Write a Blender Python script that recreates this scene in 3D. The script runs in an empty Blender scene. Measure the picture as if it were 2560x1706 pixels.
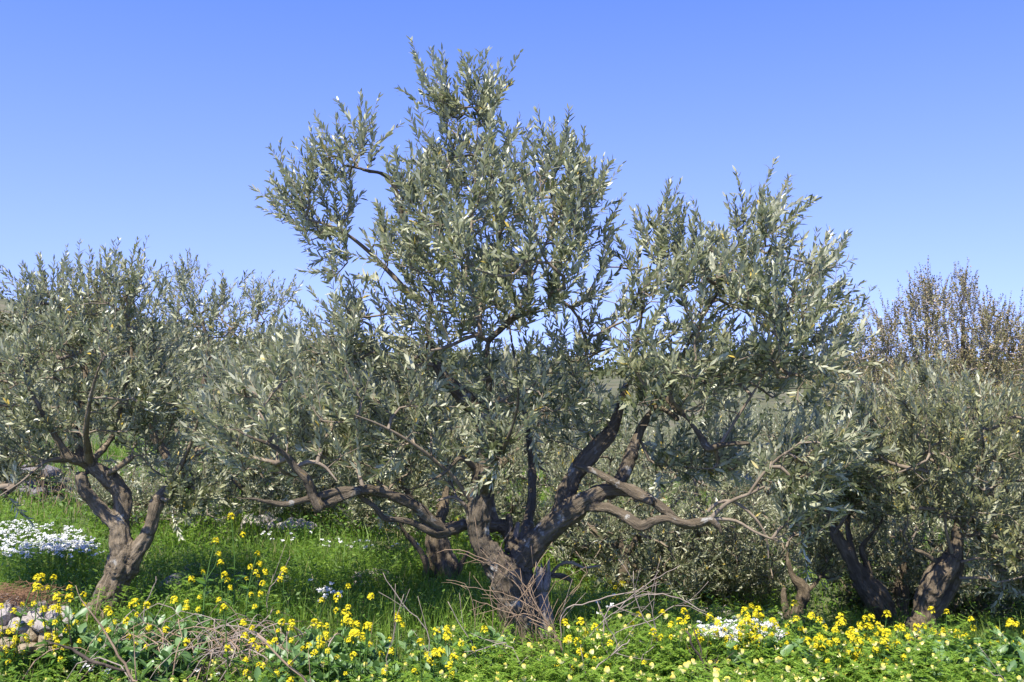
import bpy, bmesh, math
import numpy as np
from mathutils import Matrix, Vector

S = bpy.context.scene
COL = S.collection
# ------------------------------------------------------------------ camera
CAM_Z, PITCH, LENS = 1.5, math.radians(2.0), 35.0
cam = bpy.data.cameras.new('camera'); cam.lens = LENS; cam.sensor_width = 36.0
cam.clip_start = 0.05; cam.clip_end = 3000
co = bpy.data.objects.new('camera', cam); COL.objects.link(co)
co.location = (0, 0, CAM_Z); co.rotation_euler = (math.radians(90) + PITCH, 0, 0)
S.camera = co
# ------------------------------------------------------------------ light
TO_SUN = Vector((-0.27, -0.53, 1.0)).normalized()
w = bpy.data.worlds.new('World'); S.world = w; w.use_nodes = True
nt = w.node_tree; nt.nodes.clear()
sky = nt.nodes.new('ShaderNodeTexSky'); sky.sky_type = 'NISHITA'; sky.sun_disc = False
sky.sun_elevation = math.asin(TO_SUN.z)
sky.sun_rotation = math.atan2(TO_SUN.x, TO_SUN.y)
sky.altitude = 1500; sky.air_density = 1.0; sky.dust_density = 0.0; sky.ozone_density = 4.0
bg = nt.nodes.new('ShaderNodeBackground'); bg.inputs[1].default_value = 0.15
wo = nt.nodes.new('ShaderNodeOutputWorld')
# clear, even spring sky: look up the sky a little higher than the true elevation so that the horizon band stays blue
tcw = nt.nodes.new('ShaderNodeTexCoord'); mpw = nt.nodes.new('ShaderNodeVectorMath'); mpw.operation = 'MULTIPLY_ADD'
mpw.inputs[1].default_value = (1, 1, 0.8); mpw.inputs[2].default_value = (0, 0, 0.22)
nmw = nt.nodes.new('ShaderNodeVectorMath'); nmw.operation = 'NORMALIZE'
nt.links.new(tcw.outputs['Generated'], mpw.inputs[0]); nt.links.new(mpw.outputs[0], nmw.inputs[0]); nt.links.new(nmw.outputs[0], sky.inputs[0])
tint = nt.nodes.new('ShaderNodeMix'); tint.data_type = 'RGBA'; tint.blend_type = 'MULTIPLY'; tint.inputs[0].default_value = 1; 
szw = nt.nodes.new('ShaderNodeSeparateXYZ'); nt.links.new(tcw.outputs['Generated'], szw.inputs[0])
rpw = nt.nodes.new('ShaderNodeValToRGB'); nt.links.new(szw.outputs[2], rpw.inputs[0])       # paler near the horizon, deeper blue above, all round
rpw.color_ramp.elements[0].position = 0.02; rpw.color_ramp.elements[0].color = (1.40, 1.10, 1.28, 1)
rpw.color_ramp.elements[1].position = 0.42; rpw.color_ramp.elements[1].color = (0.60, 0.70, 1.20, 1)
nt.links.new(rpw.outputs[0], tint.inputs[7])
nt.links.new(sky.outputs[0], tint.inputs[6]); nt.links.new(tint.outputs[2], bg.inputs[0]); nt.links.new(bg.outputs[0], wo.inputs[0])
sl = bpy.data.lights.new('sun', 'SUN'); sl.energy = 5.0; sl.angle = math.radians(0.53); sl.color = (1.0, 0.94, 0.84)
so = bpy.data.objects.new('sun', sl); COL.objects.link(so)
so.location = (-5, -6, 12)
so.rotation_euler = TO_SUN.to_track_quat('Z', 'Y').to_euler()
S.view_settings.view_transform = 'Standard'; S.view_settings.look = 'None'
S.view_settings.exposure = 1.0; S.view_settings.gamma = 1.0; S.view_settings.use_curve_mapping = False
S.cycles.max_bounces = 8; S.cycles.transmission_bounces = 4; S.cycles.transparent_max_bounces = 4

# ------------------------------------------------------------------ projection helpers (photo pixels 2560 x 1706)
F = 2560 * LENS / 36.0
FWD = np.array([0, math.cos(PITCH), math.sin(PITCH)]); UPV = np.array([0, -math.sin(PITCH), math.cos(PITCH)])
CAM = np.array([0, 0, CAM_Z])
def P(u, v, d):
    u = np.asarray(u, float); v = np.asarray(v, float); d = np.asarray(d, float)
    x = (u - 1280) / F * d; yu = (853 - v) / F * d
    return np.stack([x, d * FWD[1] + yu * UPV[1], CAM_Z + d * FWD[2] + yu * UPV[2]], -1)
def proj(p):
    q = np.asarray(p) - CAM; d = q @ FWD
    return 1280 + q[..., 0] / d * F, 853 - (q @ UPV) / d * F, d
DS = 2560 / 2353.0                          # traced at 2353 px wide
def D(pts): return [(a * DS, b * DS) + tuple(r) for a, b, *r in pts]
def crop(x0, y0, s): return lambda pts: [(x0 + a / s, y0 + b / s, c, ww / s) for a, b, c, ww in pts]
C1 = crop(0, 1000, 2.221); C2 = crop(800, 1000, 2.221); C3 = crop(1660, 1000, 2.221); CA = crop(900, 700, 2.941); CL = crop(0, 1050, 4.706)

def sstep(a, b, x):
    t = np.clip((x - a) / (b - a), 0, 1); return t * t * (3 - 2 * t)
def hash3(i, j, k, s):
    n = (i * 374761393 + j * 668265263 + k * 2147483647 + s * 1274126177) & 0xFFFFFFFF
    n = ((n ^ (n >> 13)) * 1274126177) & 0xFFFFFFFF
    return ((n ^ (n >> 16)) & 0xFFFFFF) / float(0xFFFFFF)
def vnoise(p, seed=0):
    p = np.asarray(p, float); i = np.floor(p).astype(np.int64); f = p - i; f = f * f * (3 - 2 * f)
    r = 0
    for a in (0, 1):
        for b in (0, 1):
            for c in (0, 1):
                wgt = (f[:, 0] if a else 1 - f[:, 0]) * (f[:, 1] if b else 1 - f[:, 1]) * (f[:, 2] if c else 1 - f[:, 2])
                r = r + wgt * hash3(i[:, 0] + a, i[:, 1] + b, i[:, 2] + c, seed)
    return r
def fbm(p, o=4, seed=0):
    r = 0; a = 0.5; p = np.asarray(p, float)
    for k in range(o):
        r = r + a * vnoise(p, seed + k); p = p * 2.03; a *= 0.5
    return r
def H(x, y):
    x = np.asarray(x, float); y = np.asarray(y, float)
    right = np.minimum(-0.15 * np.clip(x - 0.1, 0, 4.2), -0.75 * sstep(-1.0, 1.6, x) * sstep(5.7, 8.6, y))
    back = right * sstep(5.0, 6.4, y) * (1 - sstep(14, 40, y)) + 0.03 * np.clip(y - 8, 0, 40) * (x < 200)
    z = -0.2 + (back + 0.2) * sstep(4.9, 5.9, y)
    hill = 8.2 * np.exp(-((x + 58) / 30) ** 2 - ((y - 88) / 34) ** 2) + 1.0 * np.exp(-((x + 5) / 40) ** 2 - ((y - 110) / 40) ** 2)
    sh = np.shape(z); q = np.stack([np.ravel(x) * 0.9, np.ravel(y) * 0.9, np.zeros(z.size)], -1) if sh else np.array([[x * .9, y * .9, 0]])
    nn = (fbm(q, 3, 5) - 0.45).reshape(sh) if sh else float(fbm(q, 3, 5)[0] - 0.45)
    return z + hill + 0.10 * nn
def ground_hit(u, v):
    d = np.linspace(3.2, 60, 1500); p = P(np.full_like(d, u), np.full_like(d, v), d)
    k = np.argmax(p[:, 2] < H(p[:, 0], p[:, 1])); return p[k]

# ------------------------------------------------------------------ materials
def new_mat(name):
    m = bpy.data.materials.new(name); m.use_nodes = True; n = m.node_tree; n.nodes.clear()
    return m, n, n.nodes.new('ShaderNodeOutputMaterial')
def ramp(n, stops, fac=None):
    r = n.nodes.new('ShaderNodeValToRGB'); e = r.color_ramp.elements
    while len(e) < len(stops): e.new(0.5)
    for k, (p, c) in enumerate(stops): e[k].position = p; e[k].color = (*c, 1)
    if fac is not None: n.links.new(fac, r.inputs[0])
    return r.outputs[0]
def attr(n, name, out='Fac'):
    a = n.nodes.new('ShaderNodeAttribute'); a.attribute_name = name; return a.outputs[out]
def mixc(n, f, a, b, mode='MIX'):
    m = n.nodes.new('ShaderNodeMix'); m.data_type = 'RGBA'; m.blend_type = mode
    for s, val in ((m.inputs[0], f), (m.inputs[6], a), (m.inputs[7], b)):
        if hasattr(val, 'links'): n.links.new(val, s)
        elif isinstance(val, tuple): s.default_value = (*val, 1)
        else: s.default_value = val
    return m.outputs[2]
def noise_tex(n, scale, detail=4, vec=None, rough=0.55):
    t = n.nodes.new('ShaderNodeTexNoise'); t.inputs['Scale'].default_value = scale; t.inputs['Detail'].default_value = detail
    t.inputs['Roughness'].default_value = rough
    if vec is not None: n.links.new(vec, t.inputs['Vector'])
    return t.outputs[0]
def leaf_mat(name, stops, under=None, trans=None, tfac=0.3, rough=0.45, spec=0.5):
    m, n, out = new_mat(name)
    c = ramp(n, stops, attr(n, 'rnd'))
    if under:                                           # silvery underside of the leaf
        u = ramp(n, under, attr(n, 'rnd')); g = n.nodes.new('ShaderNodeNewGeometry')
        c = mixc(n, g.outputs['Backfacing'], c, u)
    b = n.nodes.new('ShaderNodeBsdfPrincipled'); n.links.new(c, b.inputs['Base Color'])
    b.inputs['Roughness'].default_value = rough; b.inputs['Specular IOR Level'].default_value = spec
    if trans:
        t = n.nodes.new('ShaderNodeBsdfTranslucent')
        n.links.new(mixc(n, 0.6, c, trans), t.inputs[0])
        mx = n.nodes.new('ShaderNodeMixShader'); mx.inputs[0].default_value = tfac
        n.links.new(b.outputs[0], mx.inputs[1]); n.links.new(t.outputs[0], mx.inputs[2]); n.links.new(mx.outputs[0], out.inputs[0])
    else: n.links.new(b.outputs[0], out.inputs[0])
    return m
def bark_mat(name, c0, c1, c2, lichen=0.0):
    m, n, out = new_mat(name)
    v = attr(n, 'fib', 'Vector')
    a = noise_tex(n, 42, 7, v, 0.75); bnz = noise_tex(n, 110, 5, v, 0.65)
    c = ramp(n, [(0.30, c0), (0.5, c1), (0.72, c2)], a)
    tc = n.nodes.new('ShaderNodeTexCoord')
    big = noise_tex(n, 5, 4, tc.outputs['Object'])
    c = mixc(n, big, c, mixc(n, 0.5, c, c2))
    if lichen:
        l1 = ramp(n, [(0.60, (0, 0, 0)), (0.68, (1, 1, 1))], noise_tex(n, 9, 5, tc.outputs['Object'], 0.65))
        c = mixc(n, l1, c, (0.36, 0.35, 0.31))
        l2 = ramp(n, [(0.66, (0, 0, 0)), (0.72, (lichen, lichen, lichen))], noise_tex(n, 13, 5, v, 0.65))
        c = mixc(n, l2, c, (0.42, 0.27, 0.05))
    b = n.nodes.new('ShaderNodeBsdfPrincipled'); n.links.new(c, b.inputs['Base Color']); b.inputs['Roughness'].default_value = 0.9
    b.inputs['Specular IOR Level'].default_value = 0.2
    ad = n.nodes.new('ShaderNodeMath'); ad.operation = 'ADD'; n.links.new(a, ad.inputs[0]); n.links.new(bnz, ad.inputs[1])
    bu = n.nodes.new('ShaderNodeBump'); bu.inputs['Strength'].default_value = 0.9; bu.inputs['Distance'].default_value = 0.022
    n.links.new(ad.outputs[0], bu.inputs['Height']); n.links.new(bu.outputs[0], b.inputs['Normal'])
    n.links.new(b.outputs[0], out.inputs[0])
    return m
def plain_mat(name, stops, scale=12, rough=0.85, bump=0.3, dist=0.01, detail=6):
    m, n, out = new_mat(name); tc = n.nodes.new('ShaderNodeTexCoord')
    a = noise_tex(n, scale, detail, tc.outputs['Object'], 0.65)
    b = n.nodes.new('ShaderNodeBsdfPrincipled'); n.links.new(ramp(n, stops, a), b.inputs['Base Color'])
    b.inputs['Roughness'].default_value = rough; b.inputs['Specular IOR Level'].default_value = 0.25
    a2 = noise_tex(n, scale * 4, 5, tc.outputs['Object'], 0.7)
    bu = n.nodes.new('ShaderNodeBump'); bu.inputs['Strength'].default_value = bump; bu.inputs['Distance'].default_value = dist
    n.links.new(a2, bu.inputs['Height']); n.links.new(bu.outputs[0], b.inputs['Normal']); n.links.new(b.outputs[0], out.inputs[0])
    return m

OL_UNDER = [(0, (0.38, 0.39, 0.24)), (0.85, (0.54, 0.54, 0.38)), (0.97, (0.36, 0.36, 0.22)), (1, (0.42, 0.36, 0.12))]
M_OLIVE = leaf_mat('olive_leaf', [(0, (0.040, 0.058, 0.022)), (0.35, (0.115, 0.135, 0.060)), (0.75, (0.29, 0.30, 0.165)), (0.96, (0.50, 0.50, 0.31)), (1, (0.50, 0.37, 0.06))],
                   OL_UNDER, (0.24, 0.28, 0.08), 0.24, 0.40, 0.6)  # sheen of sunlit leaves is put into the palest ramp tones
M_OLIVE_R = leaf_mat('olive_leaf_pale', [(0, (0.070, 0.085, 0.030)), (0.4, (0.160, 0.175, 0.075)), (0.8, (0.28, 0.285, 0.145)), (0.96, (0.42, 0.38, 0.14)), (1, (0.52, 0.38, 0.06))],
                   OL_UNDER, (0.26, 0.28, 0.07), 0.26, 0.42, 0.5)
M_OAK = leaf_mat('oak_leaf', [(0, (0.08, 0.095, 0.030)), (0.35, (0.17, 0.17, 0.055)), (0.7, (0.29, 0.24, 0.10)), (1, (0.42, 0.31, 0.18))], None, (0.25, 0.2, 0.05), 0.2, 0.45)
M_BARK = bark_mat('olive_bark', (0.022, 0.016, 0.009), (0.140, 0.106, 0.064), (0.38, 0.315, 0.225), 0.45)  # paler bark: sun on the left trunk is put into the colour
M_BARK_M = bark_mat('shaded_olive_bark', (0.018, 0.013, 0.008), (0.088, 0.067, 0.041), (0.26, 0.215, 0.155), 0.45)  # darker copy for the big trunk, crown shade put into the colour
M_BARK_D = bark_mat('old_olive_bark', (0.022, 0.016, 0.009), (0.105, 0.079, 0.047), (0.29, 0.235, 0.165), 0.0)
M_DEAD = bark_mat('grey_deadwood', (0.07, 0.05, 0.04), (0.22, 0.18, 0.145), (0.40, 0.35, 0.30), 0.0)
M_TWIG = plain_mat('olive_twig', [(0.3, (0.13, 0.10, 0.07)), (0.7, (0.27, 0.22, 0.16))], 9)
M_OAKTWIG = plain_mat('oak_twig', [(0.3, (0.28, 0.23, 0.19)), (0.7, (0.44, 0.38, 0.33))], 9)
M_DRY = plain_mat('dry_stem', [(0.3, (0.17, 0.115, 0.072)), (0.7, (0.34, 0.245, 0.16))], 9)
M_DRYG = plain_mat('grey_dry_stem', [(0.3, (0.19, 0.15, 0.12)), (0.7, (0.35, 0.29, 0.24))], 9)
M_DARKSTICK = plain_mat('dark_stick', [(0.3, (0.035, 0.026, 0.020)), (0.7, (0.11, 0.085, 0.065))], 20)
M_GRASS = leaf_mat('grass_blade', [(0, (0.065, 0.140, 0.014)), (0.45, (0.145, 0.245, 0.030)), (0.8, (0.26, 0.345, 0.060)), (0.95, (0.24, 0.28, 0.07)), (1, (0.42, 0.36, 0.18))], None, (0.22, 0.42, 0.03), 0.42, 0.5, 0.35)
M_HERB = leaf_mat('herb_leaf', [(0, (0.050, 0.110, 0.014)), (0.5, (0.115, 0.205, 0.030)), (1, (0.22, 0.31, 0.05))], None, (0.2, 0.42, 0.03), 0.38, 0.5, 0.35)
M_VETCH = leaf_mat('vetch_leaf', [(0, (0.085, 0.175, 0.016)), (0.5, (0.175, 0.295, 0.032)), (1, (0.29, 0.40, 0.055))], None, (0.25, 0.48, 0.03), 0.42, 0.5, 0.35)
M_BROAD = leaf_mat('broad_leaf', [(0, (0.075, 0.150, 0.045)), (0.5, (0.135, 0.235, 0.080)), (1, (0.21, 0.32, 0.13))], None, (0.2, 0.4, 0.07), 0.3, 0.42, 0.45)
M_MUST = leaf_mat('mustard_leaf', [(0, (0.05, 0.12, 0.02)), (1, (0.12, 0.22, 0.04))], None, (0.2, 0.4, 0.03), 0.35)
M_YEL = leaf_mat('mustard_petal', [(0, (0.62, 0.50, 0.010)), (1, (0.78, 0.68, 0.03))], None, (0.80, 0.70, 0.02), 0.3, 0.6, 0.2)
M_PALE = leaf_mat('vetch_petal', [(0, (0.80, 0.62, 0.07)), (0.5, (0.84, 0.75, 0.28)), (1, (0.86, 0.83, 0.52))], None, (0.88, 0.75, 0.2), 0.3, 0.55, 0.25)
M_WHITE = leaf_mat('white_petal', [(0, (0.58, 0.59, 0.55)), (1, (0.78, 0.78, 0.77))], None, (0.85, 0.85, 0.85), 0.25, 0.6, 0.2)
M_SCRUB = leaf_mat('scrub_leaf', [(0, (0.05, 0.07, 0.025)), (0.6, (0.11, 0.12, 0.045)), (1, (0.22, 0.17, 0.10))], None, (0.2, 0.22, 0.05), 0.2, 0.6, 0.3)
M_STRAW = plain_mat('straw', [(0.3, (0.16, 0.085, 0.045)), (0.7, (0.30, 0.18, 0.10))], 30)
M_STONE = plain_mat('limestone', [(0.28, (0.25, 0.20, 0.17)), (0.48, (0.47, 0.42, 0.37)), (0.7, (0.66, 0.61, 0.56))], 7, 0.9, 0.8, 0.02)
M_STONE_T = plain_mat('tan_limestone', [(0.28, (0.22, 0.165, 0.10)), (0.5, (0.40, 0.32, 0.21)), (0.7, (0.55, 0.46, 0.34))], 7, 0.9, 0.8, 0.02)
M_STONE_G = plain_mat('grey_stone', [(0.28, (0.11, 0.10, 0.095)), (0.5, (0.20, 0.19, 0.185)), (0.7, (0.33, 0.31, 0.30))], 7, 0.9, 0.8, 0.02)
M_WIRE = plain_mat('wire', [(0.3, (0.12, 0.12, 0.13)), (0.7, (0.15, 0.15, 0.16))], 2)

# ------------------------------------------------------------------ mesh helpers
def mesh_np(name, V, faces, rnd=None, mat=None, fib=None, smooth=False):
    me = bpy.data.meshes.new(name); V = np.ascontiguousarray(V, np.float32)
    me.vertices.add(len(V)); me.vertices.foreach_set('co', V.ravel())
    if isinstance(faces, np.ndarray): faces = [faces]
    faces = [f for f in faces if len(f)]
    tot = np.concatenate([np.full(len(f), f.shape[1], np.int32) for f in faces])
    idx = np.concatenate([f.ravel() for f in faces]).astype(np.int32)
    st = np.concatenate([[0], np.cumsum(tot)[:-1]]).astype(np.int32)
    me.loops.add(len(idx)); me.loops.foreach_set('vertex_index', idx)
    me.polygons.add(len(tot)); me.polygons.foreach_set('loop_start', st)
    if smooth: me.polygons.foreach_set('use_smooth', np.ones(len(tot), bool))
    if rnd is not None:
        a = me.attributes.new('rnd', 'FLOAT', 'POINT'); a.data.foreach_set('value', np.ascontiguousarray(rnd, np.float32))
    if fib is not None:
        a = me.attributes.new('fib', 'FLOAT_VECTOR', 'POINT'); a.data.foreach_set('vector', np.ascontiguousarray(fib, np.float32).ravel())
    if mat: me.materials.append(mat)
    me.update(calc_edges=True); return me
def link(name, me, parent=None, loc=None):
    o = bpy.data.objects.new(name, me); COL.objects.link(o)
    if parent is not None: o.parent = parent
    if loc is not None: o.location = loc
    return o
def tag(o, label=None, cat=None, group=None, kind=None):
    for k, val in (('label', label), ('category', cat), ('group', group), ('kind', kind)):
        if val: o[k] = val
    return o
def unit(v): return v / np.maximum(np.linalg.norm(v, axis=-1, keepdims=True), 1e-9)
def frames(d):
    ref = np.where(np.abs(d[:, 2:3]) > 0.9, np.array([[1., 0, 0]]), np.array([[0., 0, 1]]))
    a = unit(np.cross(d, ref)); return a, np.cross(d, a)
def segs_mesh(A, B, ra, rb, sides=5):
    """many open tapered prisms A->B"""
    A, B = np.asarray(A, float), np.asarray(B, float); n = len(A); d = unit(B - A); e1, e2 = frames(d)
    an = np.arange(sides) * 2 * np.pi / sides
    c = np.cos(an)[None, :, None]; s = np.sin(an)[None, :, None]
    ring = e1[:, None] * c + e2[:, None] * s
    V = np.concatenate([A[:, None] + ring * np.asarray(ra)[:, None, None], B[:, None] + ring * np.asarray(rb)[:, None, None]], 1)
    k = np.arange(sides); k2 = (k + 1) % sides
    f = np.stack([k, k2, k2 + sides, k + sides], -1)
    Fq = f[None] + (np.arange(n) * 2 * sides)[:, None, None]
    return V.reshape(-1, 3), Fq.reshape(-1, 4)
def catmull(p, step):
    p = np.asarray(p, float); q = np.vstack([2 * p[0] - p[1], p, 2 * p[-1] - p[-2]]); out = []
    for i in range(1, len(q) - 2):
        n = max(2, int(np.linalg.norm(q[i + 1, :3] - q[i, :3]) / step))
        t = np.linspace(0, 1, n, endpoint=False)[:, None]
        out.append(0.5 * (2 * q[i] + (q[i + 1] - q[i - 1]) * t + (2 * q[i - 1] - 5 * q[i] + 4 * q[i + 1] - q[i + 2]) * t ** 2 + (3 * q[i] - q[i - 1] - 3 * q[i + 1] + q[i + 2]) * t ** 3))
    out.append(q[-2:-1]); return np.vstack(out)
def tube(path, radii, sides=14, cap=True):
    n = len(path); T = unit(np.gradient(path, axis=0))
    e = np.cross(T[0], [0.3, 0.2, 0.93]); e = e / np.linalg.norm(e); E1 = np.zeros_like(T)
    for i in range(n):
        e = e - T[i] * (e @ T[i]); e = e / np.linalg.norm(e); E1[i] = e
    E2 = np.cross(T, E1); an = np.arange(sides) * 2 * np.pi / sides
    V = path[:, None] + (E1[:, None] * np.cos(an)[None, :, None] + E2[:, None] * np.sin(an)[None, :, None]) * radii[:, None, None]
    k = np.arange(sides); k2 = (k + 1) % sides
    Fq = (np.stack([k, k2, k2 + sides, k + sides], -1)[None] + (np.arange(n - 1) * sides)[:, None, None]).reshape(-1, 4)
    V = V.reshape(-1, 3); tri = np.zeros((0, 3), int)
    if cap:
        V = np.vstack([V, path[0], path[-1]]); a, b = len(V) - 2, len(V) - 1; o = (n - 1) * sides
        tri = np.vstack([np.stack([np.full(sides, a), k2, k], -1), np.stack([np.full(sides, b), o + k, o + k2], -1)])
    return V, Fq, tri
def merge(parts):
    """parts: list of (V, quads, tris)"""
    Vs, Q, T, o = [], [], [], 0
    for V, q, t in parts:
        Vs.append(V); Q.append(np.asarray(q).reshape(-1, 4) + o); T.append(np.asarray(t).reshape(-1, 3) + o); o += len(V)
    return np.vstack(Vs), [np.vstack(Q), np.vstack(T)]

# leaf blades: base point, direction, normal, length, width, droop
def leaves_np(pos, d, nrm, L, W, rng, rich=False, curl=0.12):
    n = len(pos); d = unit(d); nrm = unit(nrm - d * np.sum(nrm * d, -1, keepdims=True)); s = np.cross(d, nrm)
    L = L[:, None]; W = W[:, None]; c = (rng.normal(curl, 0.10, n))[:, None] * L
    def st(t, ww, h=0): return pos + d * L * t - nrm * c * t * t * 1.2 + s * W * ww + nrm * W * h
    if rich:
        V = np.stack([st(0, 0), st(.3, -.5, .16), st(.3, 0), st(.3, .5, .16), st(.68, -.42, .14), st(.68, 0), st(.68, .42, .14), st(1, 0)], 1)
        f = np.array([[0, 2, 1], [0, 3, 2], [1, 2, 5], [1, 5, 4], [2, 3, 6], [2, 6, 5], [4, 5, 7], [5, 6, 7]])
    elif rich is None:                                   # small or far leaves
        V = np.stack([st(0, 0), st(.45, -.52), st(.45, .52), st(1, 0)], 1); f = np.array([[0, 2, 1], [1, 2, 3]])
    else:
        V = np.stack([st(0, 0), st(.32, -.5), st(.32, .5), st(.7, -.4), st(.7, .4), st(1, 0)], 1)
        f = np.array([[0, 2, 1], [1, 2, 4], [1, 4, 3], [3, 4, 5]])
    k = V.shape[1]; Fi = (f[None] + (np.arange(n) * k)[:, None, None]).reshape(-1, 3)
    return V.reshape(-1, 3), Fi, k

# ------------------------------------------------------------------ setting: ground
def build_ground():
    xs = np.unique(np.concatenate([-np.geomspace(7, 500, 34)[::-1], np.linspace(-7, 7, 110), np.geomspace(7, 500, 34)]))
    ys = np.unique(np.concatenate([-np.geomspace(2, 60, 10)[::-1], np.linspace(-2, 3, 10), np.linspace(3, 16, 110), np.geomspace(16, 700, 60)]))
    X, Y = np.meshgrid(xs, ys); Z = H(X, Y)
    V = np.stack([X, Y, Z], -1).reshape(-1, 3); nx = len(xs); ny = len(ys)
    i = (np.arange(ny - 1)[:, None] * nx + np.arange(nx - 1)[None]).ravel()
    q = np.stack([i, i + 1, i + nx + 1, i + nx], -1)
    m, n, out = new_mat('meadow_soil'); tc = n.nodes.new('ShaderNodeTexCoord')
    a = noise_tex(n, 1.6, 6, tc.outputs['Object'], 0.6); b2 = noise_tex(n, 22, 6, tc.outputs['Object'], 0.7)
    c = ramp(n, [(0.3, (0.05, 0.085, 0.02)), (0.5, (0.075, 0.12, 0.028)), (0.7, (0.15, 0.14, 0.06))], a)
    c = mixc(n, b2, c, mixc(n, 0.5, c, (0.13, 0.10, 0.06)))
    sx = n.nodes.new('ShaderNodeSeparateXYZ'); n.links.new(tc.outputs['Object'], sx.inputs[0])
    mr = n.nodes.new('ShaderNodeMapRange'); mr.inputs[1].default_value = 14; mr.inputs[2].default_value = 26; n.links.new(sx.outputs[1], mr.inputs[0])
    far = ramp(n, [(0.32, (0.07, 0.085, 0.035)), (0.5, (0.10, 0.10, 0.045)), (0.66, (0.15, 0.13, 0.085))], noise_tex(n, 0.5, 8, tc.outputs['Object'], 0.75))
    c = mixc(n, mr.outputs[0], c, far)
    b = n.nodes.new('ShaderNodeBsdfPrincipled'); n.links.new(c, b.inputs['Base Color']); b.inputs['Roughness'].default_value = 0.95
    bu = n.nodes.new('ShaderNodeBump'); bu.inputs['Strength'].default_value = 0.8; bu.inputs['Distance'].default_value = 0.05
    n.links.new(b2, bu.inputs['Height']); n.links.new(bu.outputs[0], b.inputs['Normal']); n.links.new(b.outputs[0], out.inputs[0])
    tag(link('ground', mesh_np('ground', V, q, mat=m, smooth=True)), kind='structure')
build_ground()

# ------------------------------------------------------------------ trees
def poly_sample(poly, n, rng, margin):
    p = np.asarray(poly, float); lo, hi = p.min(0), p.max(0); out = []; dist = []
    a, b = p, np.roll(p, -1, 0)
    while sum(len(o) for o in out) < n:
        q = rng.uniform(lo, hi, (n * 3, 2))
        ins = np.zeros(len(q), bool)
        for i in range(len(p)):
            (x1, y1), (x2, y2) = a[i], b[i]
            if y1 == y2: continue
            cnd = ((y1 > q[:, 1]) != (y2 > q[:, 1])) & (q[:, 0] < (x2 - x1) * (q[:, 1] - y1) / (y2 - y1) + x1); ins ^= cnd
        q = q[ins]
        ab = b - a; t = np.clip(np.einsum('nij,ij->ni', q[:, None] - a[None], ab) / np.maximum((ab ** 2).sum(1), 1e-6), 0, 1)
        dd = np.sqrt(((a[None] + ab[None] * t[..., None] - q[:, None]) ** 2).sum(-1)).min(1)
        k = dd > margin * rng.uniform(0.3, 1, len(dd)); out.append(q[k]); dist.append(dd[k])
    return np.vstack(out)[:n], np.concatenate(dist)[:n]

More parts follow.
